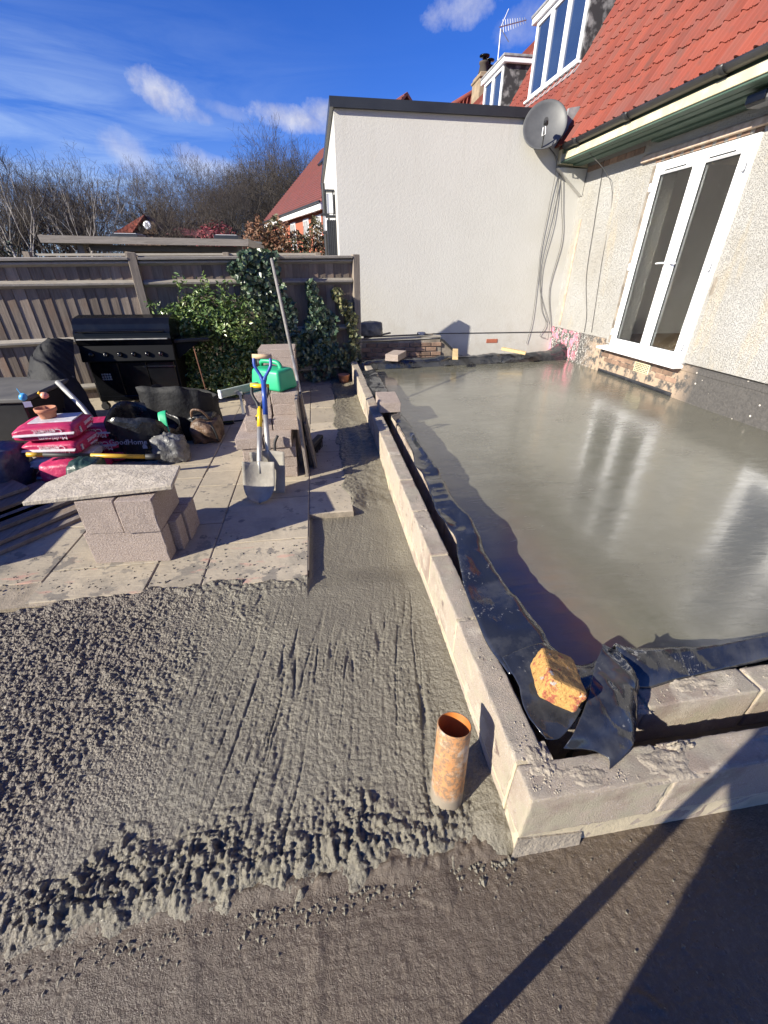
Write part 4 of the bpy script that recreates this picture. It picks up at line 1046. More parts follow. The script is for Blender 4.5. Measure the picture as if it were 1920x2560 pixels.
MB().tube([tuple(h0), tuple(h1)], .09, 10).build('hip_ridge', 'old_clay_tile', nh, smooth=True)
for k in range(9):
    a = ray_pt(1130+k*10, 266-k*6, 20.95); MB().tube([tuple(a), tuple(a+Vector((-.12, 0, -.9)))], .03, 5).build('tile_roll', 'old_clay_tile', nh)
MB().box(h3.x, h3.x+2, 21, 24, -.3, h3.z).build('wall', 'house_brick', nh)
# floodlight under the eaves
fl = thing('floodlight', 'dark grey floodlight under the green eaves above the doors', 'floodlight', (4.25, 4.62, 2.93))
MB().box(4.13, 4.30, 4.50, 4.76, 2.90, 3.00).build('housing', 'dish_grey', fl, bevel=.025)
MB().box(4.115, 4.13, 4.53, 4.73, 2.915, 2.985).build('lens', 'bbq_black', fl, bevel=.004)
MB().box(4.30, HX, 4.58, 4.68, 2.93, 2.97).build('bracket', 'dish_grey', fl)

# =================================================================== WHITE EXTENSION
WY = 8.0
ext = thing('extension', 'white rendered single storey extension with thin dark roof trim', 'building', (2.4, 11, 0))
MB().box(.458, HX+.02, WY, 15.0, -.2, 3.56).build('wall', 'white_render', ext)
MB().box(.40, HX-.55, WY-.06, WY-.005, 3.545, 3.66).box(.40, .455, WY-.005, 15.05, 3.545, 3.66).build('roof_trim', 'dark_trim', ext)
MB().box(.455, HX-.1, WY-.004, 15.05, 3.562, 3.62).build('roof_deck', 'felt_roof', ext)
MB().box(2.08, HX-.03, WY-.008, WY+.004, .552, .566).build('damp_proof_line', 'rubber_seal', ext)
vb = MB().box(3.15, 3.37, WY-.006, WY+.004, .38, .45).build('air_vent', 'house_brick', ext, bevel=.003)
for i, (yy, zz) in enumerate([(8.62, 2.36), (11.2, 2.28)]):
    ln = thing('wall_lantern', ['black box wall lantern with frosted glass near the corner of the white extension', 'black box wall lantern with frosted glass farther along the extension side wall'][i], 'lantern', (.36, yy, zz))
    f = MB()
    for (x, y) in ((.30, yy), (.42, yy), (.30, yy+.12), (.42, yy+.12)): f.box(x, x+.014, y, y+.014, zz, zz+.32)
    f.box(.285, .45, yy-.01, yy+.145, zz+.32, zz+.345).box(.285, .45, yy-.01, yy+.145, zz-.03, zz).box(.44, .458, yy+.02, yy+.11, zz+.02, zz+.28)
    f.build('frame', 'dark_trim', ln)
    MB().box(.318, .416, yy+.018, yy+.116, zz+.03, zz+.29).build('glass', 'frosted_lamp', ln)
fd = thing('folding_shutter', 'black ribbed folding shutter against the side of the white extension', 'shutter', (.38, 8.7, 0))
for k in range(5):
    MB().box(.30+k*.031, .326+k*.031, 8.56, 8.82, -.1, 2.29).build('leaf', 'dark_trim', fd, bevel=.003)
MB().tube([(.36, 11.6, -.1), (.36, 11.6, 3.2)], .04, 8).build('downpipe', 'black_gutter', None, label='black downpipe on the side wall of the white extension', cat='pipe')

# satellite dish
dish = thing('satellite_dish', 'round dark grey satellite dish bracketed to the white wall', 'satellite dish', (3.62, 7.98, 3.3))
dc = Vector((3.57, 7.79, 3.44)); dn = Vector((-.42, -.86, .28)).normalized()
rm = dn.to_track_quat('Z', 'Y').to_matrix()
MB().lathe([(0,-.05),(.10,-.045),(.20,-.028),(.27,-.006),(.305,.010),(.312,.008),(.312,-.004),(.27,-.018),(.10,-.057),(0,-.062)], dc, 40, rm).build('reflector', 'dish_grey', dish, smooth=True)
lnb = dc+dn*.30+Vector((.02, 0, -.10))
MB().tube([tuple(dc+rm @ Vector((0,-.29,0))), tuple(dc+dn*.12+Vector((.01,0,-.27))), tuple(lnb)], [.012,.012,.012], 6).build('arm', 'dish_grey', dish)
MB().tube([tuple(lnb+dn*.03), tuple(lnb-dn*.07)], [.028, .035], 10).tube([tuple(lnb+Vector((0,0,-.0))), tuple(lnb+dn*.05+Vector((0,0,-.06)))], .022, 8).build('receiver', 'rubber_black', dish)
MB().tube([tuple(lnb+dn*.02+Vector((0,0,-.05))), tuple(lnb+Vector((.01,-.02,-.15))), tuple(lnb+Vector((-.03,0,-.17))), tuple(lnb+Vector((-.02,.02,-.07)))], .008, 6).build('cable_loop', 'white_pvc', dish, smooth=True)
MB().tube([tuple(dc-dn*.06), (3.66, 7.93, 3.38), (3.68, 7.99, 3.34)], .022, 8).box(3.58, 3.74, 7.975, 7.995, 3.22, 3.42).build('bracket', 'dish_grey', dish)
# cables down the corner
def cable(pts, r_, lab, mat='cable_grey'):
    g = loft([[p for p in pts], [p for p in pts]], 40, 2)[0]
    return MB().tube([tuple(p) for p in g], r_, 5).build('cable', mat, None, smooth=True, label=lab, cat='cable', group='cables in the corner of the white wall')
cable([(3.72, 7.96, 3.25), (3.94, 7.965, 3.05), (3.95, 7.98, 2.57), (3.93, 7.985, 1.9), (3.96, 7.985, 1.5), (3.99, 7.98, .77), (3.95, 7.98, .36)], .004, 'thin grey cable hanging longest down the white wall from the dish')
cable([(3.74, 7.96, 3.25), (4.0, 7.97, 3.0), (4.02, 7.98, 2.4), (3.97, 7.985, 1.7), (4.05, 7.985, 1.25), (4.25, 7.98, .85), (4.30, 7.97, .72)], .004, 'grey cable curving from the dish towards the wall corner')
cable([(4.02, 7.975, 2.98), (4.08, 7.98, 2.3), (4.02, 7.985, 1.6), (4.12, 7.985, 1.0), (4.28, 7.98, .7), (4.20, 7.98, .5), (4.33, 7.98, .45)], .004, 'grey cable looping back at the foot of the wall corner')
cable([(4.02, 7.96, 3.0), (4.16, 7.97, 2.5), (4.28, 7.98, 2.0), (4.22, 7.985, 1.3), (4.35, 7.98, .75), (4.36, 7.95, .42)], .005, 'thick grey cable hanging down close to the pebbledash corner')
cable([(HX-.012, 7.45, 3.0), (HX-.012, 7.35, 2.2), (HX-.012, 7.25, 1.5), (HX-.012, 7.0, .95), (HX-.012, 6.95, .68)], .005, 'thin dark cable running down the pebbledash by the corner')
cable([(HX-.42, 7.32, 3.20), (HX-.42, 7.2, 3.04), (HX-.03, 7.05, 2.6), (HX-.012, 6.9, 1.6), (HX-.012, 6.75, .70)], .004, 'fine dark wire hanging from the gutter down the pebbledash')

# =================================================================== FENCES
FA, FB = Vector((-4.75, 5.82, 0)), Vector((.655, 7.13, 0))
fd_ = (FB-FA).normalized(); fn = Vector((fd_.y, -fd_.x, 0))     # fn points to the camera side
fl_len = (FB-FA).length
frot = rotz(math.atan2(fd_.y, fd_.x))
fence = thing('fence', 'weathered brown featheredge garden fence with three rails behind the barbecue and bush', 'fence', tuple((FA+FB)/2))
def fpt(t, off, z): p = FA+fd_*t+fn*off; return Vector((p.x, p.y, z))
def ftop(t): return 1.64+.10*(t/fl_len)
tpost = [.02, 2.62, fl_len-.03]
rb = random.Random(11)
t = 0.06
while t < fl_len-.06:
    z1 = ftop(t)-.05+rb.uniform(-.008, .008); wd = .135
    a = [fpt(t, .0+.004, .10), fpt(t+wd, .014, .10), fpt(t+wd, -.004, .10), fpt(t, -.004, .10)]
    b = [Vector((p.x, p.y, z1)) for p in a]
    lean = rb.uniform(-.006, .006)
    MB().hexa(a+[p+fd_*lean for p in b]).build('board', 'fence_board', fence)
    t += .118+rb.uniform(-.004, .006)
for (ta, tb) in ((.07, 2.57), (2.68, fl_len-.09)):
    for z, (hh, dd) in ((-1, (.07, .05)), (1.43, (.085, .055)), (.80, (.085, .055)), (.22, (.085, .055))):
        za = (ftop(ta)-.02 if z < 0 else z+.035*(ta/fl_len)); zb = (ftop(tb)-.02 if z < 0 else z+.035*(tb/fl_len))
        p = [fpt(ta, .012, za-hh), fpt(tb, .012, zb-hh), fpt(tb, .012+dd, zb-hh*.62), fpt(ta, .012+dd, za-hh*.62), fpt(ta, .012, za), fpt(tb, .012, zb), fpt(tb, .012+dd, zb-hh*.38), fpt(ta, .012+dd, za-hh*.38)]
        o = MB().hexa(p).build('rail' if z > 0 else 'capping_fillet', 'fence_rail', fence)
    MB().hexa([fpt(ta, -.03, ftop(ta)-.025), fpt(tb, -.03, ftop(tb)-.025), fpt(tb, .085, ftop(tb)-.025), fpt(ta, .085, ftop(ta)-.025), fpt(ta, -.03, ftop(ta)+.01), fpt(tb, -.03, ftop(tb)+.01), fpt(tb, .085, ftop(tb)), fpt(ta, .085, ftop(ta))]).build('capping', 'fence_rail', fence)
    MB().hexa([fpt(ta, -.02, -.1), fpt(tb, -.02, -.1), fpt(tb, .012, -.1), fpt(ta, .012, -.1), fpt(ta, -.02, .10), fpt(tb, -.02, .10), fpt(tb, .012, .10), fpt(ta, .012, .10)]).build('gravel_board', 'fence_board', fence)
for tp in tpost:
    p = fpt(tp, .03, 0); MB().obox((p.x, p.y, .81 if tp < 5 else .83), (.10, .10, 1.86 if tp > .1 else 1.8), frot).build('post', 'fence_post', fence, bevel=.004)
# neighbour's fence behind
f2 = thing('fence', 'lower neighbouring fence with narrow pales seen over the garden fence', 'fence', (-2.5, 9, 0))
mb = MB()
for k in range(62):
    x = -4.9+k*.083; mb.box(x, x+.062, 9.02, 9.035, .1, 1.715+.015*(x+5)/5)
mb.build('pale_panel', 'fence_board', f2, kind='stuff')
MB().hexa([(-4.6,9.0,1.74),(.1,9.0,1.79),(.1,9.06,1.79),(-4.6,9.06,1.74),(-4.6,9.0,1.775),(.1,9.0,1.825),(.1,9.06,1.825),(-4.6,9.06,1.775)]).build('rail', 'fence_rail', f2)
for x in (-4.72, -3.12, -1.5, .12):
    MB().box(x-.05, x+.05, 8.95, 9.05, 0, 1.80+.03*(x+5)/5).build('post', 'fence_post', f2, bevel=.004)
MB().box(-4.6, .1, 9.04, 9.06, .1, 1.70).build('back_board', 'fence_board', f2)
# open timber shelter
sh = thing('garden_shelter', 'open timber garden shelter with grey flat roof and two rooflights', 'shelter', (-3, 11.5, 0))
MB().hexa([(-4.95,10.0,1.97),(-1.22,10.0,1.955),(-1.22,10.05,1.955),(-4.95,10.05,1.97),(-4.97,10.0,2.09),(-1.20,10.0,2.065),(-1.20,10.05,2.065),(-4.97,10.05,2.09)]).build('fascia', 'shed_timber', sh)
MB().box(-4.95, -4.90, 10.05, 13.2, 1.97, 2.10).build('side_fascia', 'shed_timber', sh)
MB().box(-1.26, -1.21, 10.05, 13.2, 1.95, 2.08).build('side_fascia', 'shed_timber', sh)
MB().hexa([(-4.9,10.02,2.05),(-1.25,10.02,2.03),(-1.25,13.2,2.12),(-4.9,13.2,2.16),(-4.9,10.02,2.085),(-1.25,10.02,2.06),(-1.25,13.2,2.17),(-4.9,13.2,2.21)]).build('roof', 'felt_roof', sh)
MB().box(-4.3, -1.5, 10.4, 10.46, 1.86, 1.96).build('beam', 'shed_timber', sh)
MB().box(-4.6, -1.4, 12.9, 12.96, 0, 2.0).build('back_wall', 'fence_board', sh)
for x in (-4.38, -1.42):
    MB().box(x-.05, x+.05, 10.2, 10.3, -.1, 1.96).build('post', 'fence_post', sh)
    MB().box(x-.05, x+.05, 12.7, 12.8, -.1, 2.0).build('post', 'fence_post', sh)
for x in (-3.95, -1.98):
    rl = MB().box(x, x+.50, 10.7, 11.2, 2.09, 2.17).build('rooflight', 'dark_trim', sh, bevel=.008)
    MB().box(x+.04, x+.46, 10.74, 11.16, 2.17, 2.178).build('pane', 'frosted_lamp', rl)

# =================================================================== FAR HOUSES
bh = thing('house', 'red brick house with plum tiled roof and white fascia beyond the hedge', 'house', (2, 30, 0))
e1 = Vector((.62, 25.4, 4.45)); e0 = Vector((-3.15, 37.0, 4.45)); ed = (e1-e0).normalized(); ep = Vector((-ed.y, ed.x, 0))   # ep points into the house
if ep.x < 0: ep = -ep
hl = (e1-e0).length
def bp(t, dd, z): p = e0+ed*t+ep*dd; return (p.x, p.y, z)
gw = .35    # eaves overhang
body = MB().hexa([bp(.5,gw,-.3),bp(hl,gw,-.3),bp(hl,9,-.3),bp(.5,9,-.3),bp(.5,gw,4.3),bp(hl,gw,4.3),bp(hl,9,4.3),bp(.5,9,4.3)])
body.build('wall', 'house_brick', bh)
mb = MB()
for zi in range(30):                     # projecting brick courses near the eaves, drawn as recessed joints
    pass
RH = 4.3
rf = MB().hexa([bp(-.1,0,4.42),bp(hl+.2,0,4.42),bp(hl+.2,4.6,4.42+RH),bp(-.1,4.6,4.42+RH),bp(-.1,0,4.52),bp(hl+.2,0,4.52),bp(hl+.2,4.6,4.55+RH),bp(-.1,4.6,4.55+RH)])
rf.hexa([bp(-.1,4.6,4.42+RH),bp(hl+.2,4.6,4.42+RH),bp(hl+.2,9.3,4.42),bp(-.1,9.3,4.42),bp(-.1,4.6,4.55+RH),bp(hl+.2,4.6,4.55+RH),bp(hl+.2,9.3,4.52),bp(-.1,9.3,4.52)])
rf = rf.build('roof', 'plum_tile', bh)
mb = MB()
for k in range(32):                      # tile courses
    a = k/32; b = a+.6/32; za = 4.525+RH*a; 
    mb.hexa([bp(-.1,4.6*a,za),bp(hl+.2,4.6*a,za),bp(hl+.2,4.6*(a+1/32),za+RH/32),bp(-.1,4.6*(a+1/32),za+RH/32),bp(-.1,4.6*a-.03,za+.05),bp(hl+.2,4.6*a-.03,za+.05),bp(hl+.2,4.6*(a+1/32),za+RH/32+.01),bp(-.1,4.6*(a+1/32),za+RH/32+.01)])
mb.build('tile_course', 'plum_tile', rf, kind='stuff')
MB().hexa([bp(-.1,-.05,4.10),bp(hl+.1,-.05,4.10),bp(hl+.1,.10,4.10),bp(-.1,.10,4.10),bp(-.1,-.05,4.40),bp(hl+.1,-.05,4.40),bp(hl+.1,.10,4.40),bp(-.1,.10,4.40)]).build('fascia', 'white_pvc', bh)
MB().hexa([bp(-.1,-.14,4.36),bp(hl+.15,-.14,4.36),bp(hl+.15,-.05,4.36),bp(-.1,-.05,4.36),bp(-.1,-.14,4.45),bp(hl+.15,-.14,4.45),bp(hl+.15,-.05,4.45),bp(-.1,-.05,4.45)]).build('gutter', 'black_gutter', bh)
for (ta, tb) in ((2.2, 3.9), (5.4, 6.5), (8.1, 9.1), (9.9, 11.2)):
    wn = MB().hexa([bp(ta,gw-.04,2.6),bp(tb,gw-.04,2.6),bp(tb,gw+.05,2.6),bp(ta,gw+.05,2.6),bp(ta,gw-.04,4.0),bp(tb,gw-.04,4.0),bp(tb,gw+.05,4.0),bp(ta,gw+.05,4.0)]).build('window', 'white_pvc', bh)
    m_ = .5*(ta+tb)
    for (a, b) in ((ta+.1, m_-.05), (m_+.05, tb-.1)):
        MB().hexa([bp(a,gw-.06,2.7),bp(b,gw-.06,2.7),bp(b,gw-.045,2.7),bp(a,gw-.045,2.7),bp(a,gw-.06,3.9),bp(b,gw-.06,3.9),bp(b,gw-.045,3.9),bp(a,gw-.045,3.9)]).build('pane', 'lead', wn)
for (t0, s0) in ((4.6, .58), (5.7, .58), (9.5, .60)):
    s1 = s0+.22; za = 4.58+RH*s0; zb = 4.58+RH*s1
    q = MB().hexa([bp(t0,4.6*s0,za),bp(t0+.75,4.6*s0,za),bp(t0+.75,4.6*s1,zb),bp(t0,4.6*s1,zb),bp(t0,4.6*s0-.06,za+.08),bp(t0+.75,4.6*s0-.06,za+.08),bp(t0+.75,4.6*s1-.06,zb+.08),bp(t0,4.6*s1-.06,zb+.08)]).build('roof_window', 'dark_trim', rf)
# far gabled house
gh = thing('house', 'small distant house with orange-red tiled gable roof and white dish above the shelter', 'house', (-8, 31, 0))
gx0, gx1, gap = -10.6, -8.35, -9.05
MB().hexa([(-10.6,30.4,-.3),(-8.2,30.1,-.3),(-8.2,36,-.3),(-10.6,36,-.3),(-10.6,30.4,3.3),(-8.2,30.1,3.3),(-8.2,36,3.3),(-10.6,36,3.3)]).build('wall', 'old_brick', gh)
MB().add([(-9.95,30.15,3.25),(-8.15,29.95,3.25),(-9.05,30.05,4.08)], [(0,1,2)]).prism([(-9.95,30.15,3.25),(-8.15,29.95,3.25),(-9.05,30.05,4.06)], (.2,.3,0)).build('gable', 'old_brick', gh)
MB().hexa([(-11.0,30.3,3.22),(-9.9,30.0,3.22),(-9.0,29.9,4.05),(-9.9,34,4.05),(-11.0,30.25,3.28),(-9.92,29.95,3.28),(-9.02,29.86,4.12),(-9.9,34,4.12)]).build('roof', 'clay_tile', gh)
MB().hexa([(-8.2,29.9,3.2),(-5.6,29.9,3.1),(-5.6,33,3.6),(-8.2,33,3.7),(-8.2,29.9,3.27),(-5.6,29.9,3.17),(-5.6,33,3.67),(-8.2,33,3.77)]).build('lower_roof', 'plum_tile', gh)
MB().hexa([(-8.2,30.0,-.3),(-5.7,30.0,-.3),(-5.7,33,-.3),(-8.2,33,-.3),(-8.2,30.0,3.15),(-5.7,30.0,3.1),(-5.7,33,3.1),(-8.2,33,3.15)]).build('side_wall', 'old_brick', gh)
dd_ = MB().lathe([(0,-.04),(.12,-.03),(.22,0),(.12,-.04),(0,-.05)], (-8.95, 29.75, 3.62), 16, Vector((.1,-1,.25)).normalized().to_track_quat('Z','Y').to_matrix()).build('dish', 'frosted_lamp', gh, smooth=True)

# =================================================================== TREES
def grow(seed, height, lean=(0,0), spread=.55, levels=6, trunk_r=.22, ratio=.74, twist=.35, upb=.18, nsplit=(2,3), tw_r=.008, droop=0.):
    rr = random.Random(seed); segs = []
    def branch(p, d, L, r_, lev):
        n_ = 3 if lev < 3 else 2
        pts = [p]; rad = [r_]
        for i in range(n_):
            d = (d+Vector((rr.uniform(-1,1), rr.uniform(-1,1), rr.uniform(-1,1)))*twist*(.35 if lev == 0 else .55)+Vector((0,0,upb*.3))).normalized()
            p = p+d*L/n_; pts.append(p); rad.append(r_*(1-.34*(i+1)/n_))
        segs.append((lev, pts, rad))
        if lev >= levels: return
        k = rr.randint(*nsplit)+(1 if lev in (1, 2) else 0)
        base_a = rr.uniform(0, 6.28)
        for j in range(k):
            a = base_a+6.28*j/k+rr.uniform(-.5, .5); sp = spread*rr.uniform(.6, 1.35)
            o = d.orthogonal().normalized(); o = Matrix.Rotation(a, 3, d) @ o
            nd = (d*math.cos(sp)+o*math.sin(sp)+Vector((0,0,upb-droop*lev/levels))).normalized()
            st = pts[-1] if j < 2 or lev == 0 else pts[rr.randint(1, n_)]
            branch(st, nd, L*ratio*rr.uniform(.75, 1.2), max(tw_r, rad[-1]*rr.uniform(.66, .86)), lev+1)
    d0 = Vector((lean[0], lean[1], 1)).normalized()
    branch(Vector((0,0,-.3)), d0, height*.30, trunk_r, 0)
    top = max(q.z for _, ps, _ in segs for q in ps)
    s_ = height/top
    tr = MB(); cr = MB()
    for lev, ps, rs_ in segs:
        ps = [q*s_ for q in ps]
        if lev <= 4: tr.tube([tuple(q) for q in ps], [a*1.15 for a in rs_], 6 if lev < 3 else 4, cap=False)
        else: cr.tube([tuple(q) for q in ps], [max(tw_r, a) for a in rs_], 3, cap=False)
    return tr.mesh('trunk'), cr.mesh('crown')
KINDS = {}
def kind_of(key, tm, cm, *a, **k):
    tr, cr = grow(*a, **k); tr.materials.append(MATS[tm]); cr.materials.append(MATS[cm]); KINDS[key] = (tr, cr)
kind_of('oak1', 'bark_dark', 'twig_dark', 21, 11, spread=.74, levels=10, trunk_r=.36, ratio=.78, twist=.5, upb=.10, nsplit=(2,2), tw_r=.006)
kind_of('oak2', 'bark_dark', 'twig_dark', 35, 11, lean=(-.35,0), spread=.76, levels=10, trunk_r=.38, ratio=.78, twist=.5, upb=.08, nsplit=(2,2), tw_r=.006)
kind_of('oak3', 'bark_dark', 'twig_dark', 52, 12, spread=.66, levels=10, trunk_r=.34, ratio=.78, twist=.45, upb=.12, nsplit=(2,2), tw_r=.006)
kind_of('ash1', 'bark_dark', 'twig_dark', 63, 12, spread=.52, levels=10, trunk_r=.28, ratio=.79, twist=.4, upb=.2, nsplit=(2,2), tw_r=.006)
kind_of('birch1', 'bark_birch', 'twig_dark', 71, 9, lean=(-.25,0), spread=.36, levels=6, trunk_r=.10, ratio=.74, upb=.25, nsplit=(2,2), tw_r=.009, droop=.2)
kind_of('birch2', 'bark_birch', 'twig_dark', 83, 9, lean=(-.42,0), spread=.33, levels=6, trunk_r=.09, ratio=.76, upb=.25, nsplit=(2,2), tw_r=.009, droop=.2)
kind_of('scrub', 'bark_dark', 'twig_dark', 91, 6, spread=.6, levels=6, trunk_r=.08, ratio=.72, nsplit=(2,3), tw_r=.010)
TREELAB = {'oak': 'bare wide-crowned winter tree rising behind the shelter and houses', 'ash': 'bare upright winter tree in the wood behind the brick house', 'birch': 'slender pale-barked birch leaning behind the shelter', 'scrub': 'low tangled bare scrub tree at the foot of the wood'}
TREECAT = {'oak': 'tree', 'ash': 'tree', 'birch': 'birch tree', 'scrub': 'shrub'}
def tree(key, x, y, s=1., rz=0., z=-.3, sz=1.0):
    k = key.rstrip('0123456789')
    e = bpy.data.objects.new('bare_tree' if k != 'scrub' else 'bare_shrub', None); col.objects.link(e)
    e.location = (x, y, z); e.rotation_euler = (0, 0, rz); e.scale = (s, s, s*sz)
    tag(e, TREELAB[k], TREECAT[k], {'oak': 'wide-crowned bare trees', 'ash': 'upright bare trees', 'birch': 'birches', 'scrub': 'bare scrub'}[k])
    for nm, me in zip(('trunk', 'crown'), KINDS[key]):
        o = bpy.data.objects.new(nm, me); col.objects.link(o); o.parent = e
    return e
PROF = [(-400, 360), (-200, 350), (0, 395), (60, 370), (130, 385), (190, 368), (250, 385), (285, 440), (325, 455), (360, 412), (430, 400), (500, 415), (560, 405), (600, 420), (625, 350), (690, 335), (740, 350), (800, 372), (900, 380), (1200, 400)]
def ytop(px_):
    for (a, ya_), (b, yb2) in zip(PROF[:-1], PROF[1:]):
        if a <= px_ <= b: return ya_+(yb2-ya_)*(px_-a)/(b-a)
    return 400
HT = {'oak1': 11, 'oak2': 11, 'oak3': 12, 'ash1': 12, 'birch1': 9, 'birch2': 9, 'scrub': 6}
def fit(key, px_, Y, drop=0): return (ray_pt(px_, ytop(px_)+drop-34, Y).z+.3)/HT[key]
def at_px(px_, Y):  # ground position of an image column at depth Y
    p = ray_pt(px_, 640, Y); return p.x
tr_ = random.Random(17)
FRONTLAB = {(205, 30): 'bare leaning tree with thick dark limbs behind the end of the shelter roof', (420, 34): 'bare spreading tree standing alone behind the orange gable roof', (745, 52): 'bare tree directly behind the rooflights of the brick house',
            (800, 54): 'bare tree rising above the ridge of the brick house', (555, 40): 'bare upright tree above the crimson shrub', (118, 18): 'tall thin birch leaning over the end of the neighbouring fence', (165, 26): 'pale birch behind the left corner of the shelter roof',
            (60, 24): 'pale birch above the dark evergreen shrub', (20, 22): 'bare upright tree just beyond the dark evergreen shrubs'}
# front rank, individually placed by column of the picture and depth
for (px_, Y, key, drop, rz) in [(205, 30, 'oak2', 0, 0.2), (420, 34, 'oak1', 0, 1.2), (650, 50, 'oak3', 0, .6), (700, 54, 'ash1', 0, 2.2), (745, 52, 'oak1', 5, 3.0), (800, 54, 'oak3', 0, 4.1),
                             (555, 40, 'ash1', 0, 1.0), (360, 42, 'oak3', 10, 2.6), (165, 26, 'birch1', 20, .4), (118, 18, 'birch2', 0, .1), (60, 24, 'birch1', 0, 1.3), (215, 22, 'birch2', 70, 2.2), (20, 22, 'ash1', 10, 2.0),
                             (230, 26, 'birch1', 60, 3.3), (140, 30, 'ash1', 5, .9), (-40, 24, 'oak3', 0, 1.9), (-150, 26, 'oak1', 0, .7), (860, 52, 'oak1', 0, .8), (920, 56, 'ash1', 0, .3), (600, 46, 'oak3', 20, 5.), (500, 44, 'oak1', 30, 3.7)]:
    e_ = tree(key, at_px(px_, Y), Y, fit(key, px_, Y, drop), rz)
    if (px_, Y) in FRONTLAB: e_['label'] = FRONTLAB[(px_, Y)]
for k in range(64):                       # the wood behind
    px_ = tr_.uniform(-250, 880) if k < 30 else tr_.uniform(540, 860); Y = tr_.uniform(42, 68) if px_ < 560 else tr_.uniform(52, 72)
    if k % 3 == 0 and px_ < 250: Y = tr_.uniform(26, 40)
    key = tr_.choice(['oak1', 'oak3', 'ash1', 'oak3', 'ash1'])
    tree(key, at_px(px_, Y), Y, fit(key, px_, Y, tr_.uniform(12, 110)), tr_.uniform(0, 6.28))
for k in range(40):
    px_ = tr_.uniform(-160, 600); Y = tr_.uniform(22, 38)
    if 230 < px_ < 420 and Y < 32: Y = tr_.uniform(34, 40)
    tree('scrub', at_px(px_, Y), Y, fit('scrub', px_, Y, tr_.uniform(110, 210)), tr_.uniform(0, 6.28))

# leafy masses
def leaf_cloud(n_, fn_pos, size, seed, aspect=.5, fold=True):
    rr = random.Random(seed); mb = MB()
    for _ in range(n_):
        p, nrm = fn_pos(rr)
        p = Vector(p); nrm = (Vector(nrm)+Vector((rr.gauss(0,.6), rr.gauss(0,.6), rr.gauss(0,.6)))).normalized()
        s = size*rr.uniform(.6, 1.25); a = nrm.orthogonal().normalized(); a = Matrix.Rotation(rr.uniform(0, 6.28), 3, nrm) @ a; b = nrm.cross(a)
        tip = p+a*s*.55; bas = p-a*s*.55; l_ = p+b*s*aspect*.5+nrm*s*.08; r_ = p-b*s*aspect*.5+nrm*s*.08
        mb.add([tuple(bas), tuple(l_), tuple(tip), tuple(r_)], [(0,1,2),(0,2,3)])
    return mb
def stems(mb, base, tips, r_=.012):
    for t_ in tips:
        m_ = (Vector(base)+Vector(t_))/2+Vector((random.uniform(-.1,.1), random.uniform(-.1,.1), .05))
        mb.tube([base, tuple(m_), t_], [r_, r_*.7, r_*.3], 5, cap=False)
    return mb
# laurel-like bush in front of the fence: several sub-clumps
bush = thing('bush', 'glossy green evergreen bush growing against the fence beside the barbecue', 'bush', (-1.35, 6.2, 0))
clumps = [(-1.42, 6.20, .50, .46, .30, .46), (-1.65, 6.15, .75, .34, .28, .34), (-1.15, 6.2, .78, .36, .26, .36), (-1.38, 6.28, 1.02, .40, .22, .22), (-1.82, 6.12, .36, .26, .24, .34), (-.98, 6.22, .42, .30, .24, .40), (-1.55, 6.0, .30, .42, .24, .28), (-1.2, 6.02, .32, .36, .22, .30), (-1.0, 6.25, .95, .34, .22, .34), (-1.30, 6.2, 1.12, .44, .2, .24), (-1.75, 6.2, .98, .26, .2, .22), (-.85, 6.3, .6, .3, .22, .4)]
def bush_pos(rr):
    c = rr.choice(clumps); 
    while True:
        v = Vector((rr.uniform(-1,1), rr.uniform(-1,1), rr.uniform(-1,1)))
        if .35 < v.length < 1: break
    q = v.length; v = v*(1 if rr.random() < .5 else (.92/q if q > .5 else 1))
    return (c[0]+v.x*c[3], c[1]+v.y*c[4], max(.06, c[2]+v.z*c[5])), v*.8+Vector((0,0,.5))
leaf_cloud(11500, bush_pos, .060, 5, .50).build('leaves', 'laurel_leaf', bush, kind='stuff')
def sprig_pos(rr):
    b0 = rr.choice([(-1.85, 6.15, .85, -2.02, 6.15, 1.25), (-1.62, 6.2, 1.0, -1.66, 6.15, 1.52), (-1.36, 6.2, 1.1, -1.33, 6.15, 1.50), (-1.15, 6.2, 1.05, -1.10, 6.15, 1.46), (-2.02, 6.1, .62, -2.22, 6.0, .76), (-1.5, 6.2, 1.1, -1.44, 6.2, 1.36)])
    t_ = rr.random(); p = Vector(b0[:3]).lerp(Vector(b0[3:]), t_)
    return p+Vector((rr.gauss(0,.04), rr.gauss(0,.04), rr.gauss(0,.02))), (rr.gauss(0,.5), rr.gauss(0,.5)-.3, .6)
leaf_cloud(520, sprig_pos, .060, 6, .46).build('sprigs', 'laurel_leaf', bush, kind='stuff')
stems(MB(), (-1.4, 6.25, .02), [(-1.85, 6.15, .9), (-1.62, 6.2, 1.45), (-1.36, 6.2, 1.45), (-1.1, 6.2, 1.40), (-1.2, 6.1, .7), (-1.6, 6.0, .6), (-2.1, 6.05, .72)]).build('stems', 'bark_dark', bush)
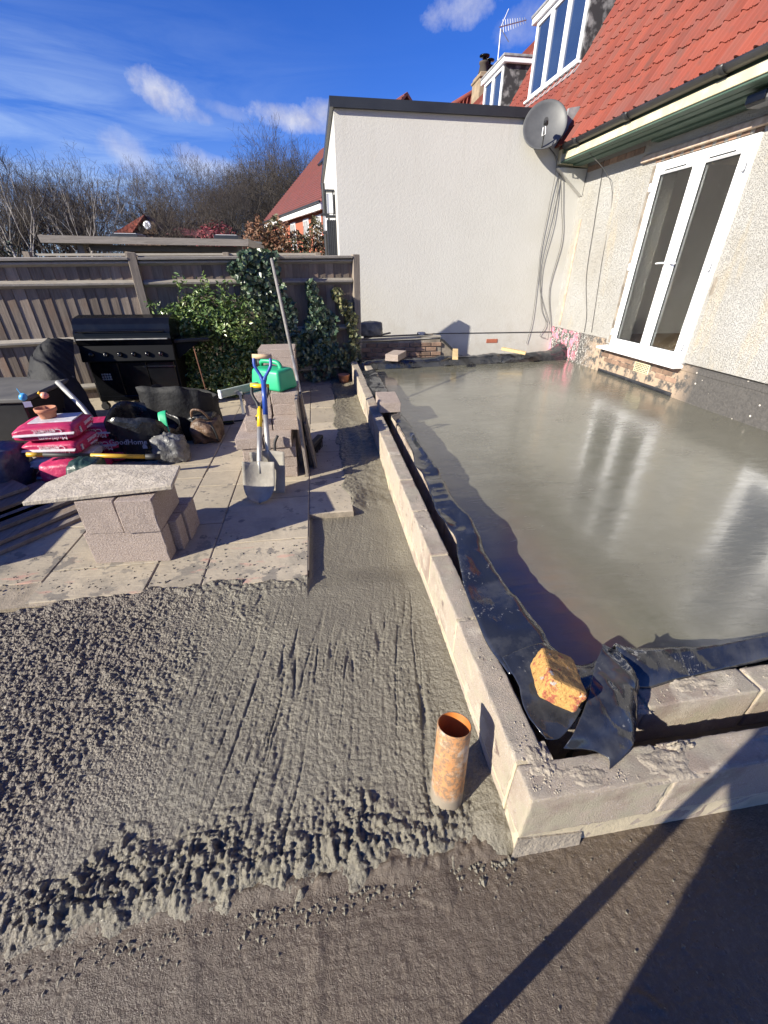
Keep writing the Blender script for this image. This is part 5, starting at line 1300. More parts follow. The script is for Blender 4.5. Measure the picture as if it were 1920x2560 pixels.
# ivy on the fence
def ivy(label, blobs, n_, seed, mat='ivy_leaf', size=.075):
    def pos(rr):
        t0, z0, rt2, rz_ = rr.choice(blobs)
        a = rr.uniform(0, 6.28); q = math.sqrt(rr.random())
        p = fpt(t0+rt2*q*math.cos(a), .05+rr.random()**2*.16, max(.05, z0+rz_*q*math.sin(a)))
        return p, fn*1.2+Vector((0,0,.4))
    root = thing('ivy', label, 'ivy', tuple(fpt(blobs[-1][0], .05, 0)))
    leaf_cloud(n_, pos, size, seed, .85).build('leaves', mat, root, kind='stuff')
    m_ = MB()
    for k in range(5):
        rr = random.Random(seed+k); pts = [fpt(blobs[-1][0]+rr.uniform(-.1,.1), .04, .05)]
        for b_ in sorted(blobs, key=lambda q: q[1]): pts.append(fpt(b_[0]+rr.uniform(-.5,.5)*b_[2], .045, b_[1]))
        m_.tube([tuple(q) for q in pts], [.010]+[.006]*(len(pts)-1), 5, cap=False)
    m_.build('stems', 'bark_dark', root)
TX = lambda x: (x-FA.x)/fd_.x
ivy('thick dark ivy climbing over the fence top behind the broom handle', [(TX(-.72), 1.72, .26, .07), (TX(-.80), 1.55, .34, .18), (TX(-.72), 1.28, .30, .25), (TX(-.58), 1.0, .30, .30), (TX(-.6), .65, .32, .35), (TX(-.70), .35, .35, .32)], 2100, 31)
ivy('ivy patch climbing the middle of the right fence panel', [(TX(-.06), 1.30, .07, .14), (TX(.00), 1.05, .12, .18), (TX(.06), .85, .25, .22), (TX(-.02), .60, .32, .28), (TX(.0), .32, .40, .30)], 1350, 32)
ivy('yellowing ivy trailing down beside the end post of the fence', [(TX(.30), 1.25, .07, .08), (TX(.42), 1.08, .10, .12), (TX(.52), .85, .09, .16), (TX(.55), .60, .09, .18), (TX(.48), .35, .20, .22)], 620, 33, 'variegated_leaf', .07)
# hedge, red shrub, evergreens beyond the fences
def blobpos(cx, cy, cz, rx, ry, rz_):
    def f(rr):
        v = Vector((rr.gauss(0,1), rr.gauss(0,1), rr.gauss(0,1))).normalized()*(rr.random()**.25)
        return (cx+v.x*rx, cy+v.y*ry, max(.05, cz+v.z*rz_)), v
    return f
hd = thing('hedge', 'mixed hedge of red-brown and dark green leaves below the brick house', 'hedge', (-.6, 16, 0))
def hedge_pos(rr):
    x = rr.uniform(-1.9, .6); return (x, 16+rr.uniform(-.4, .4), rr.uniform(.3, 2.72+.22*math.sin(x*4.1)+.12*math.sin(x*11))), (0, -1, .5)
def hedge_pos2(rr):
    p, n_ = hedge_pos(rr); return (p[0]*.55-1.0, p[1]-.1, p[2]), n_
leaf_cloud(4200, hedge_pos, .13, 41, .5).build('leaves', 'hedge_green', hd, kind='stuff')
leaf_cloud(2600, hedge_pos2, .11, 42, .5).build('russet_leaves', 'hedge_red', hd, kind='stuff')
mb = MB(); rr = random.Random(4)
for k in range(14): x = -1.9+k*.18; stems(mb, (x, 16, -.2), [(x+rr.uniform(-.3,.3), 16, rr.uniform(2.2, 2.9)) for _ in range(3)], .02)
mb.build('stems', 'bark_dark', hd)
rs_ = thing('shrub', 'crimson shrub showing over the shelter roof beside the hedge', 'shrub', (-3.6, 20, 0))
leaf_cloud(1500, blobpos(-3.55, 20, 2.3, .9, .5, .85), .12, 43, .4).build('leaves', 'shrub_red', rs_, kind='stuff')
stems(MB(), (-3.55, 20, -.2), [(-4.1, 20, 2.6), (-3.5, 20, 3.0), (-3.0, 20, 2.6)], .03).build('stems', 'bark_dark', rs_)
for k, (x, y, z, s) in enumerate([(-5.9, 9.6, 1.0, .8), (-7.2, 12.0, 1.2, 1.1)]):
    ev = thing('shrub', ['dark evergreen shrub at the left end of the neighbouring fence', 'larger dark evergreen shrub standing behind the other one beyond the fence'][k], 'shrub', (x, y, 0))
    leaf_cloud(1800, blobpos(x, y, z, s, s*.7, s*.95), .10, 45+k, .4).build('leaves', 'evergreen', ev, kind='stuff')
    stems(MB(), (x, y, -.2), [(x-.3, y, z+.3), (x, y, z+.6), (x+.3, y, z+.3)], .03).build('stems', 'bark_dark', ev)
# undergrowth of the wood
def under(rr):
    Y = rr.uniform(15, 42); x = at_px(rr.uniform(-250, 900), Y); return (x, Y, rr.random()**1.6*2.6*(.7+Y/60)), (0, -1, .3)
leaf_cloud(12000, under, .22, 49, .10).build('undergrowth', 'twig_dark', None, kind='stuff', label='brown tangled undergrowth at the foot of the bare wood', cat='undergrowth')

# =================================================================== LOOSE OBJECTS
def cr_pts(pts, n_): 
    return [tuple(p) for p in loft([list(pts), list(pts)], n_, 2)[0]]
# --- low old brick wall between fence and white wall
lw = thing('garden_wall', 'low crumbling old brick wall with sloping end between fence and white wall', 'wall', (1.4, 7.5, -.1))
MB().hexa([(.70,7.46,-.2),(2.20,7.46,-.2),(2.20,7.62,-.2),(.70,7.62,-.2),(.70,7.46,.50),(2.10,7.46,.53),(2.10,7.62,.53),(.70,7.62,.50)]).build('core', 'dirty_wall', lw)
rr = random.Random(8)
for j in range(6):
    for i in range(8):
        x0 = .72+i*.19+(j % 2)*.09
        if x0 > 2.0: continue
        MB().box(x0, min(x0+.175, 2.12), 7.445-rr.random()*.012, 7.47, .05+j*.075, .112+j*.075).build('brick', 'old_brick', lw, bevel=.006)
MB().prism([(2.12,7.47,.535),(2.16,7.47,.50),(2.62,7.47,.12),(2.62,7.47,-.1),(2.12,7.47,-.1)], (0,.14,0)).build('sloping_end', 'dirty_wall', lw)
MB().hexa([(2.10,7.44,.53),(2.14,7.44,.50),(2.14,7.64,.50),(2.10,7.64,.53),(2.10,7.44,.56),(2.16,7.44,.53),(2.16,7.64,.53),(2.10,7.64,.56)]).hexa([(2.14,7.44,.50),(2.62,7.44,.10),(2.62,7.64,.10),(2.14,7.64,.50),(2.16,7.44,.53),(2.65,7.44,.12),(2.65,7.64,.12),(2.16,7.64,.53)]).build('slate_edge', 'dark_trim', lw)
def beam(a, b, w_, h_, mat, label, cat='timber', name='timber_offcut', group=None, bev=.003):
    a = Vector(a); b = Vector(b); d = b-a
    q = d.to_track_quat('X', 'Z').to_matrix()
    return MB().obox((a+b)/2, (d.length, w_, h_), q).build(name, mat, None, bevel=bev, label=label, cat=cat, group=group)
beam((.72, 7.50, .535), (2.12, 7.54, .575), .12, .022, 'fence_rail', 'long grey board lying along the top of the low brick wall', name='board')
beam((.72, 7.46, .555), (1.25, 7.62, .63), .05, .02, 'plank_wood', 'short brown board crossing the top of the low brick wall', name='board')
beam((.78, 7.56, .575), (2.0, 7.60, .60), .07, .02, 'plank_wood', 'dark batten behind the grey board on the low brick wall', name='board')
def lumpy(name, c, size, seed, mat, label, cat, parent=None, amp=.25, n_=24, zmin=None, sub=0, sq=1.0, freq=1.6):
    """soft sack-like body: squashed, wrinkled ball with a flat base"""
    mb = MB(); rows = []
    for i in range(n_+1):
        ph = math.pi*i/n_; row = []
        for k in range(n_*2):
            th = 2*math.pi*k/(n_*2)
            v = Vector((math.sin(ph)*math.cos(th), math.sin(ph)*math.sin(th), math.cos(ph)))
            m_ = max(abs(v.x), abs(v.y), abs(v.z)); v = v*(1-sq*.45+sq*.45/m_)
            nn = float(fbm(np.array([v.x*1.1+v.z*.7+5]), np.array([v.y*1.1-v.z*.6+3]), freq, 4, seed)[0])-.5
            nn += .5*(abs(float(vnoise(np.array([v.x*3.3+v.z*2+9]), np.array([v.y*3.3+v.z*3.]), seed+4)[0])-.5)-.25)
            v = v*(1+amp*nn)
            row.append((c[0]+v.x*size[0]/2, c[1]+v.y*size[1]/2, max(zmin if zmin is not None else -9, c[2]+v.z*size[2]/2)))
        rows.append(row)
    o = len(mb.v)
    for r_ in rows: mb.v += r_
    W2 = n_*2
    for i in range(n_):
        for k in range(W2): a = i*W2+k; b = i*W2+(k+1) % W2; mb.f.append((a, b, b+W2, a+W2))
    return mb.build(name, mat, parent, smooth=True, label=label, cat=cat)
lumpy('rubble_sack', (.90, 7.56, .70), (.42, .24, .26), 61, 'sack_dusty', 'dirty grey sack slumped on the low brick wall by the fence post', 'sack', zmin=.60)
lumpy('plastic_bottle', (1.77, 7.50, .625), (.15, .09, .06), 62, 'sack_blue', 'crushed pale blue plastic lying on the low brick wall', 'litter', zmin=.60)

# --- loose blocks, all sharing block meshes
def block_mesh(sx, sy, sz, seed, mat='block_pink', name='block'):
    bm = bmesh.new(); bmesh.ops.create_cube(bm, size=1)
    for v in bm.verts: v.co.x *= sx; v.co.y *= sy; v.co.z *= sz
    bmesh.ops.bevel(bm, geom=list(bm.edges), offset=.006, segments=2, profile=.6, affect='EDGES')
    bmesh.ops.subdivide_edges(bm, edges=[e for e in bm.edges if e.calc_length() > .08], cuts=3, use_grid_fill=True)
    rr = random.Random(seed)
    for v in bm.verts: v.co += Vector((rr.uniform(-1,1), rr.uniform(-1,1), rr.uniform(-1,1)))*.0016
    me = bpy.data.meshes.new(name); bm.to_mesh(me); bm.free(); me.materials.append(MATS[mat]); return me
BL = [block_mesh(.44, .215, .10, s) for s in (1, 2, 3)]
BS = [block_mesh(.216, .215, .092, s) for s in (4, 5)]
BF = [block_mesh(.44, .215, .0905, s) for s in (6, 7)]
def blk(me, x, y, z, rz, label, rx=0, ry=0, group=None):
    return inst('concrete_block', me, (x, y, z), (rx, ry, rz), None, label, 'concrete block', group)
blk(BL[0], .69, 4.32, .345+.022, R(90)+R(-2), 'pinkish concrete block lying loose across the plastic on the patio-side wall')
blk(BL[1], 1.24, 6.97, .368, R(62), 'pinkish concrete block weighing down the rear plastic sheet')
beam((2.16, 6.72, .35), (2.33, 7.28, .385), .09, .045, 'fresh_timber', 'short new timber offcut on the rear plastic nearer the loose block')
beam((3.15, 7.25, .40), (3.50, 7.03, .35), .10, .045, 'fresh_timber', 'short new timber offcut on the rear plastic nearer the house corner')

# --- table made of four blocks and a stone slab
BW = block_mesh(.44, .10, .215, 8); 
tz = .03
G = 'blocks of the makeshift table'
tb = [(-1.20, 2.275, tz+.108, R(-4), 'concrete block standing at the bottom front of the makeshift table'), (-1.15, 2.385, tz+.108, R(-4), 'concrete block in the bottom layer of the makeshift table, behind its front block'),
      (-1.13, 2.495, tz+.108, R(-4), 'concrete block at the bottom back of the makeshift table')]
for (x, y, z, a, l_) in tb: blk(BW, x, y, z, a, l_, group=G)
BQ = [block_mesh(.205, .34, .215, 9), block_mesh(.198, .36, .212, 10)]
for k in range(2):
    blk(BQ[k], -1.285+k*.207, 2.395-k*.012, tz+.324, R(-3+k*1.2), ['upper block of the makeshift table on the plank-stack side', 'upper block of the makeshift table on the shovel side'][k], group=G)
blk(BW, -1.13, 2.60, tz+.108, R(-5), 'concrete block standing loose behind the bottom layer of the makeshift table', group=G)
top = [(-1.63, 2.205), (-.885, 2.275), (-.925, 2.60), (-1.47, 2.66), (-1.63, 2.44)]
mb = MB(); mb.prism([(x, y, tz+.437+.012*(i % 2)) for i, (x, y) in enumerate([(a, b) for a, b in top])], (0, 0, .026))
mb.build('stone_slab', 'slab_offcut', None, bevel=.004, label='broken pale stone paving slab forming the makeshift table top', cat='stone slab')

# --- stepped pile of blocks with the shovels
z = .03; ch_ = .0915
names = ['bottom', 'second', 'third', 'fourth', 'fifth', 'sixth', 'top']
fronts = [3.32, 3.32, 3.315, 3.305, 3.47, 3.60, 3.61]
rr = random.Random(12)
for c in range(7):
    y0 = fronts[c]; row = 0
    while y0 < 4.02:
        for i in range(2):
            x = -.57+i*.219+rr.uniform(-.006, .006)+(.035 if c >= 4 else 0)+(-.03 if c == 3 else 0)
            blk(BS[(i+c) % 2], x, y0+.108+rr.uniform(-.004, .004), z+.046, rr.uniform(-.03, .03), f'concrete half block in the {names[c]} course of the stepped pile behind the shovels', group='blocks of the stepped pile behind the shovels')
        y0 += .22; row += 1
    z += ch_
PTOP = z
# --- taller stack behind
z = .03
for c in range(7):
    h_ = .098
    if c % 2 == 0:
        blk(BL[c % 3], -.51, 5.61, z+.05, rr.uniform(-.02, .02), f'concrete block facing front in the {names[c]} course of the tall stack by the ivy', group='blocks of the tall stack by the ivy')
        blk(BL[(c+1) % 3], -.51, 5.83, z+.05, rr.uniform(-.02, .02), f'concrete block at the back in the {names[c]} course of the tall stack by the ivy', group='blocks of the tall stack by the ivy')
    else:
        for i in range(2): blk(BL[(c+i) % 3], -.62+i*.218, 5.72, z+.05, R(90)+rr.uniform(-.02, .02), f'end-on concrete block in the {names[c]} course of the tall stack by the ivy', group='blocks of the tall stack by the ivy')
    z += h_+.001
# boards leaning on the side of the stepped pile
for k, (x, y, ln, a) in enumerate([(-.205, 3.45, .66, 3), (-.185, 3.62, .62, 5), (-.165, 3.55, .42, 8)]):
    MB().obox((x+.02+.01*k, y, .03+ln/2), (.022, .30-.06*k, ln), Matrix.Rotation(R(-a), 3, 'Y')).build('board', 'plank_wood', None, label=['tallest rough board leaning on the side of the stepped block pile', 'middle rough board leaning on the side of the stepped block pile', 'short rough board leaning outermost on the stepped block pile'][k], cat='board', bevel=.002)

# --- green can on the pile
can = thing('plastic_can', 'bright green plastic can lying on top of the stepped block pile', 'can', (-.40, 3.82, PTOP))
bm = bmesh.new(); bmesh.ops.create_cube(bm, size=1)
for v in bm.verts: v.co = Vector((v.co.x*.34*(1 if v.co.z < 0 else .88), v.co.y*.24*(1 if v.co.z < 0 else .86), v.co.z*.17))
bmesh.ops.bevel(bm, geom=list(bm.edges), offset=.028, segments=4, profile=.5, affect='EDGES')
bmesh.ops.rotate(bm, verts=bm.verts, matrix=rotz(R(-38))); bmesh.ops.translate(bm, verts=bm.verts, vec=(-.40, 3.80, PTOP+.09))
me = bpy.data.meshes.new('body'); bm.to_mesh(me); bm.free(); link('body', me, 'can_green', can, smooth=True)
cx, cy, cz = -.44, 3.84, PTOP+.165
MB().tube(cr_pts([(cx-.07, cy+.05, cz), (cx-.05, cy+.035, cz+.05), (cx+.05, cy-.03, cz+.055), (cx+.10, cy-.06, cz+.04), (cx+.115, cy-.075, cz-.01)], 16), .020, 8).build('handle', 'can_green', can, smooth=True)
MB().lathe([(0,.035),(.026,.034),(.028,0),(.026,-.02),(0,-.02)], (cx-.07, cy+.055, cz+.03), 14).build('cap', 'rubber_black', can, smooth=True)
# spirit level and try square
lv = thing('spirit_level', 'dusty pale green spirit level resting on the stepped block pile', 'spirit level', (-.62, 3.55, PTOP))
la, lb = Vector((-.80, 3.50, PTOP+.036)), Vector((-.26, 4.05, PTOP+.036)); ld = (lb-la); q = ld.to_track_quat('X', 'Z').to_matrix()
MB().obox((la+lb)/2, (ld.length, .026, .06), q).build('bar', 'level_green', lv, bevel=.004)
MB().obox(la-ld.normalized()*.004, (.014, .032, .066), q).build('end_cap', 'frosted_lamp', lv, bevel=.003)
MB().obox(la+ld*.2+Vector((0,-.012,0)), (.05, .012, .022), q).build('vial', 'galvanised', lv, bevel=.003)
sq = thing('try_square', 'small steel try square hanging over the edge of the stepped pile', 'try square', (-.66, 3.56, PTOP-.1))
MB().box(-.675, -.655, 3.588, 3.596, PTOP-.16, PTOP+.004).build('blade', 'galvanised', sq); MB().box(-.685, -.645, 3.582, 3.602, PTOP+.004, PTOP+.03).build('stock', 'steel_dull', sq)

# --- shovels leaning on the pile
def shovel(label, foot, grip, colr, dmat, round_tip, blade_w, blade_l, twist=0):
    root = thing('shovel', label, 'shovel', tuple(foot))
    foot = Vector(foot); grip = Vector(grip); ax = (grip-foot).normalized()
    side = Vector((1, 0, 0)); side = (side-ax*side.dot(ax)).normalized(); side = Matrix.Rotation(twist, 3, ax) @ side
    nrm = side.cross(ax)
    if nrm.y > 0: nrm = -nrm
    rows = []
    nu, nv = 13, 14
    for j in range(nv):
        t_ = j/(nv-1); L = t_*blade_l
        if round_tip: hw = blade_w/2*min(1, (1-(1-min(1, t_/.55))**2.2)**.5 if t_ < .55 else 1.0)
        else: hw = blade_w/2*(.88+.12*t_)
        row = []
        for i in range(nu):
            u = -1+2*i/(nu-1)
            curve = .045*(u*u)*(.4+.6*t_)+.02*(t_**2)
            row.append(tuple(foot+ax*(L+(0.012*(1-abs(u)) if j == nv-1 else 0))+side*hw*u+nrm*(curve-.02*math.sin(math.pi*t_)*1.0)))
        rows.append(row)
    MB().grid(rows).build('blade', 'blade_concrete', root, smooth=True, solid=.003)
    s0 = foot+ax*(blade_l-.05)-nrm*.0; s1 = foot+ax*(blade_l+.28)
    MB().tube([tuple(s0-ax*.03), tuple(s0+ax*.05), tuple(s1)], [.006, .022, .019], 10).build('socket', 'steel_dull', root, smooth=True)
    LL = (grip-foot).length
    s2 = foot+ax*(LL-.17)
    MB().tube([tuple(s1), tuple(s2)], [.0195, .0185], 12).build('shaft', colr, root, smooth=True)
    w2 = .058
    MB().tube(cr_pts([tuple(s2-ax*.02), tuple(s2+ax*.03+side*.02), tuple(s2+ax*.10+side*w2), tuple(s2+ax*.17+side*w2)], 10), [.017]*3+[.012]*7, 8).tube(cr_pts([tuple(s2-ax*.02), tuple(s2+ax*.03-side*.02), tuple(s2+ax*.10-side*w2), tuple(s2+ax*.17-side*w2)], 10), [.017]*3+[.012]*7, 8).build('yoke', dmat, root, smooth=True)
    g = s2+ax*.165
    MB().tube([tuple(g-side*(w2+.012)), tuple(g+side*(w2+.012))], .017, 12).build('grip', 'ash_handle' if dmat == 'shovel_blue' else 'shovel_yellow', root, smooth=True)
    return root
shovel('blue-shafted shovel with wooden grip leaning on the stepped block pile', (-.455, 3.02, .035), (-.415, 3.33, 1.02), 'shovel_blue', 'shovel_blue', False, .26, .33)
shovel('yellow-shafted round shovel leaning in front of the blue one', (-.525, 2.86, .035), (-.465, 3.36, .80), 'shovel_yellow', 'rubber_black', True, .235, .31)
tm = thing('tape_measure', 'yellow tape measure hanging beside the yellow shovel shaft', 'tape measure', (-.52, 3.46, .49))
MB().box(-.545, -.495, 3.43, 3.47, .487, .545).build('case', 'shovel_yellow', tm, bevel=.010)
MB().box(-.547, -.530, 3.427, 3.43, .50, .535).build('side_grip', 'rubber_black', tm, bevel=.002)
MB().tube(cr_pts([(-.40, 3.22, .14), (-.405, 3.235, .24), (-.40, 3.26, .36), (-.37, 3.275, .42)], 12), .011, 8).build('crowbar', 'rubber_black', None, smooth=True, label='short black bar propped against the block pile beside the blue shovel', cat='crowbar')

# --- broom
br = thing('broom', 'long grey-handled broom with black bristles leaning past the block pile', 'broom', (-.1, 3.86, .03))
b0 = Vector((-.13, 3.84, .13)); b1 = Vector((-.425, 5.32, 1.665))
MB().tube([tuple(b0.lerp(b1, t_)) for t_ in (0, .45)], .0145, 10).build('lower_handle', 'steel_dull', br, smooth=True)
MB().tube([tuple(b0.lerp(b1, t_)) for t_ in (.45, 1)], .0165, 10).build('upper_handle', 'grey_handle', br, smooth=True)
hrot = Matrix.Rotation(R(70), 3, 'Z')
MB().obox((-.095, 3.87, .125), (.33, .06, .045), hrot).build('head', 'rubber_black', br, bevel=.006)
mb = MB(); rr = random.Random(3)
for i in range(15):
    for j in range(3):
        p = Vector((-.155+i*.022, -.02+j*.02, 0)); a = hrot @ p; q_ = Vector((-.095+a.x, 3.87+a.y, .10))
        mb.tube([tuple(q_), tuple(q_+Vector((rr.uniform(-.012,.012), rr.uniform(-.012,.012), -.068)))], .0045, 4, cap=False)
mb.build('bristles', 'rubber_black', br, kind='stuff')

# --- drain pipe
pp = thing('drain_pipe', 'scuffed orange drain pipe standing in the wet concrete by the wall corner', 'pipe', (.335, .70, -.02))
pa, pb = Vector((.325, .685, -.05)), Vector((.352, .768, .305)); pr = (pb-pa).to_track_quat('Z', 'Y').to_matrix(); pl_ = (pb-pa).length
MB().lathe([(.055,0),(.055,pl_-.002),(.0545,pl_),(.0525,pl_)], pa, 40, pr).build('outer_wall', 'orange_pipe', pp, smooth=True)
MB().lathe([(.0525,pl_),(.0515,pl_-.003),(.0515,.02),(0,.02)], pa, 40, pr).build('inner_wall', 'pipe_inside', pp, smooth=True)

# --- half brick on the corner
bm = bmesh.new(); bmesh.ops.create_cube(bm, size=1)
for v in bm.verts: v.co = Vector((v.co.x*.125, v.co.y*.19, v.co.z*.085))
bmesh.ops.subdivide_edges(bm, edges=bm.edges, cuts=14, use_grid_fill=True)
vs = np.array([tuple(v.co) for v in bm.verts])
nz = fbm(vs[:,0]+vs[:,2]*2+3, vs[:,1]-vs[:,2]+7, 24, 4, 77)-.5
for v, q_ in zip(bm.verts, nz):
    e = Vector((v.co.x/.0625, v.co.y/.095, v.co.z/.0425)); k = sum(1 for a in e if abs(a) > .88)
    v.co *= (1+.10*float(q_))*(1-.035*max(0, k-1))
    if v.co.y > .03 and v.co.x < -.01: v.co.y -= .022*(abs(v.co.x)/.06)
bm.transform(Matrix.Translation((.705, .815, .415)) @ Matrix.Rotation(R(-24), 4, 'Z') @ Matrix.Rotation(R(20), 4, 'Y') @ Matrix.Rotation(R(-14), 4, 'X'))
me = bpy.data.meshes.new('half_brick'); bm.to_mesh(me); bm.free()
vsum = (.705, .815, .36)
for v in me.vertices: v.co = v.co-Vector(vsum)
link('half_brick', me, 'mortared_brick', None, vsum, smooth=False, label='broken brick crusted with yellow mortar holding the plastic at the wall corner', cat='brick')

# --- terracotta collar by the far wall end
MB().lathe([(.055,0),(.075,.02),(.085,.10),(.095,.105),(.095,.12),(.078,.12),(.065,.02),(.0,.015)], (.37, 6.72, .03), 20).build('flowerpot', 'terracotta', None, smooth=True, label='small orange clay pot on the ground at the far end of the block wall', cat='pot')

# --- barbecue
bq = thing('barbecue', 'large black gas barbecue with six knobs and a side shelf beside the bush', 'barbecue', (-2.25, 5.75, .03))
x0, x1 = -2.74, -1.70; yf, yb = 5.50, 6.02
MB().box(x0+.02, x1-.02, yf+.10, yb, .14, .72).build('cabinet', 'bbq_panel', bq, bevel=.008)
for k in range(3):
    a = x0+.04+k*(x1-x0-.08)/3; MB().box(a, a+(x1-x0-.08)/3-.008, yf+.082, yf+.10, .17, .60).build('cabinet_door', 'bbq_black', bq, bevel=.006)
MB().box(x1-.40, x1-.03, yf+.06, yf+.08, .545, .552).build('shelf_edge', 'chrome', bq, bevel=.002)
MB().box(x0+.05, x1-.05, yf+.06, yf+.082, .16, .21).build('lower_rail', 'bbq_black', bq, bevel=.004)
hole = MB()
for i in range(4):
    for j in range(3): hole.box(x0+.14+i*.028, x0+.16+i*.028, yf+.078, yf+.083, .40+j*.028, .42+j*.028)
hole.build('vent_grille', 'steel_dull', bq)
MB().hexa([(x0,yf+.02,.62),(x1,yf+.02,.62),(x1,yf+.2,.60),(x0,yf+.2,.60),(x0,yf+.06,.80),(x1,yf+.06,.80),(x1,yf+.2,.82),(x0,yf+.2,.82)]).build('control_panel', 'bbq_panel', bq, bevel=.008)
for k in range(6):
    kx = x0+.13+k*.152
    kn = MB().lathe([(0,.03),(.024,.028),(.028,0),(.028,-.005)], (kx, yf+.035, .70), 16, Matrix.Rotation(R(80), 3, 'X')).build('knob', 'bbq_black', bq, smooth=True)
    MB().obox((kx-.010, yf+.006, .695), (.010, .006, .010)).obox((kx+.014, yf+.006, .695), (.010, .006, .010)).build('knob_mark', 'chrome', kn)
def lidrow(y, z_): return [(x0, y, z_), (x0+.01, y, z_), (x1-.01, y, z_), (x1, y, z_)]
prof = [(yf+.05, .80), (yf+.03, .86), (yf+.035, .93), (yf+.07, .965), (yf+.08, 1.02), (yf+.14, 1.075), (yf+.30, 1.10), (yf+.48, 1.07), (yf+.52, .95), (yf+.52, .80)]
MB().grid([lidrow(*p) for p in prof]).add([(x0, *p) for p in prof], [tuple(range(len(prof)))]).add([(x1, *p) for p in prof], [tuple(range(len(prof)))]).build('lid', 'bbq_black', bq, bevel=.004)
MB().tube([(x0+.05, yf-.0, .955), (x1-.05, yf-.0, .955)], .014, 10).box(x0+.10, x0+.13, yf, yf+.06, .945, .965).box(x1-.13, x1-.10, yf, yf+.06, .945, .965).build('lid_handle', 'bbq_black', bq)
MB().box(x0+.03, x1-.03, yf-.006, yf+.04, .862, .872).build('lid_trim', 'steel_dull', bq, bevel=.002)
MB().hexa([(x1+.005,yf+.06,.80),(x1+.42,yf+.06,.825),(x1+.42,yb-.05,.825),(x1+.005,yb-.05,.80),(x1+.005,yf+.06,.85),(x1+.42,yf+.06,.865),(x1+.42,yb-.05,.865),(x1+.005,yb-.05,.85)]).build('side_shelf', 'bbq_black', bq, bevel=.012)
MB().prism([(x1+.003,yf+.12,.80),(x1+.30,yf+.12,.82),(x1+.003,yf+.12,.62)], (0,.02,0)).build('shelf_bracket', 'bbq_panel', bq)
for (x, y) in ((x0+.05, yf+.14), (x1-.05, yf+.14), (x0+.05, yb-.05), (x1-.05, yb-.05)):
    MB().box(x-.025, x+.025, y-.025, y+.025, .08, .14).lathe([(0,-.03),(.045,-.03),(.045,.03),(0,.03)], (x, y, .075), 14, Matrix.Rotation(R(90), 3, 'X')).build('caster', 'rubber_black', bq)
MB().box(x0+.50, x0+.80, yf+.075, yf+.081, .225, .262).build('badge', 'paper', bq)
# draped cover on its left
rows = [[(-2.78, 5.60, .86), (-2.92, 5.50, .92), (-3.06, 5.45, .83), (-3.14, 5.42, .70)], [(-2.70, 5.38, .80), (-2.88, 5.28, .90), (-3.06, 5.24, .78), (-3.16, 5.22, .58)],
        [(-2.66, 5.18, .58), (-2.84, 5.10, .70), (-3.02, 5.06, .62), (-3.14, 5.06, .46)], [(-2.56, 5.02, .30), (-2.74, 4.92, .44), (-2.94, 4.90, .46), (-3.08, 4.92, .38)], [(-2.42, 4.86, .06), (-2.62, 4.78, .16), (-2.84, 4.78, .24), (-2.98, 4.80, .30)]]
sheet('barbecue_cover', 'black fabric barbecue cover slumped beside the barbecue', rows, 80, 80, .13, 4.2, 461, mat='cover_fabric')
bpy.data.objects['barbecue_cover']['category'] = 'cover'
# storage box with weathered lid
bx = thing('storage_box', 'low black storage box with a weathered grey lid beside the cement bags', 'storage box', (-3.4, 4.6, .03))
MB().box(-4.2, -2.72, 4.25, 5.15, .03, .50).build('body', 'bin_plastic', bx, bevel=.015)
MB().box(-4.24, -2.69, 4.22, 5.18, .50, .545).build('lid', 'bin_lid', bx, bevel=.012)
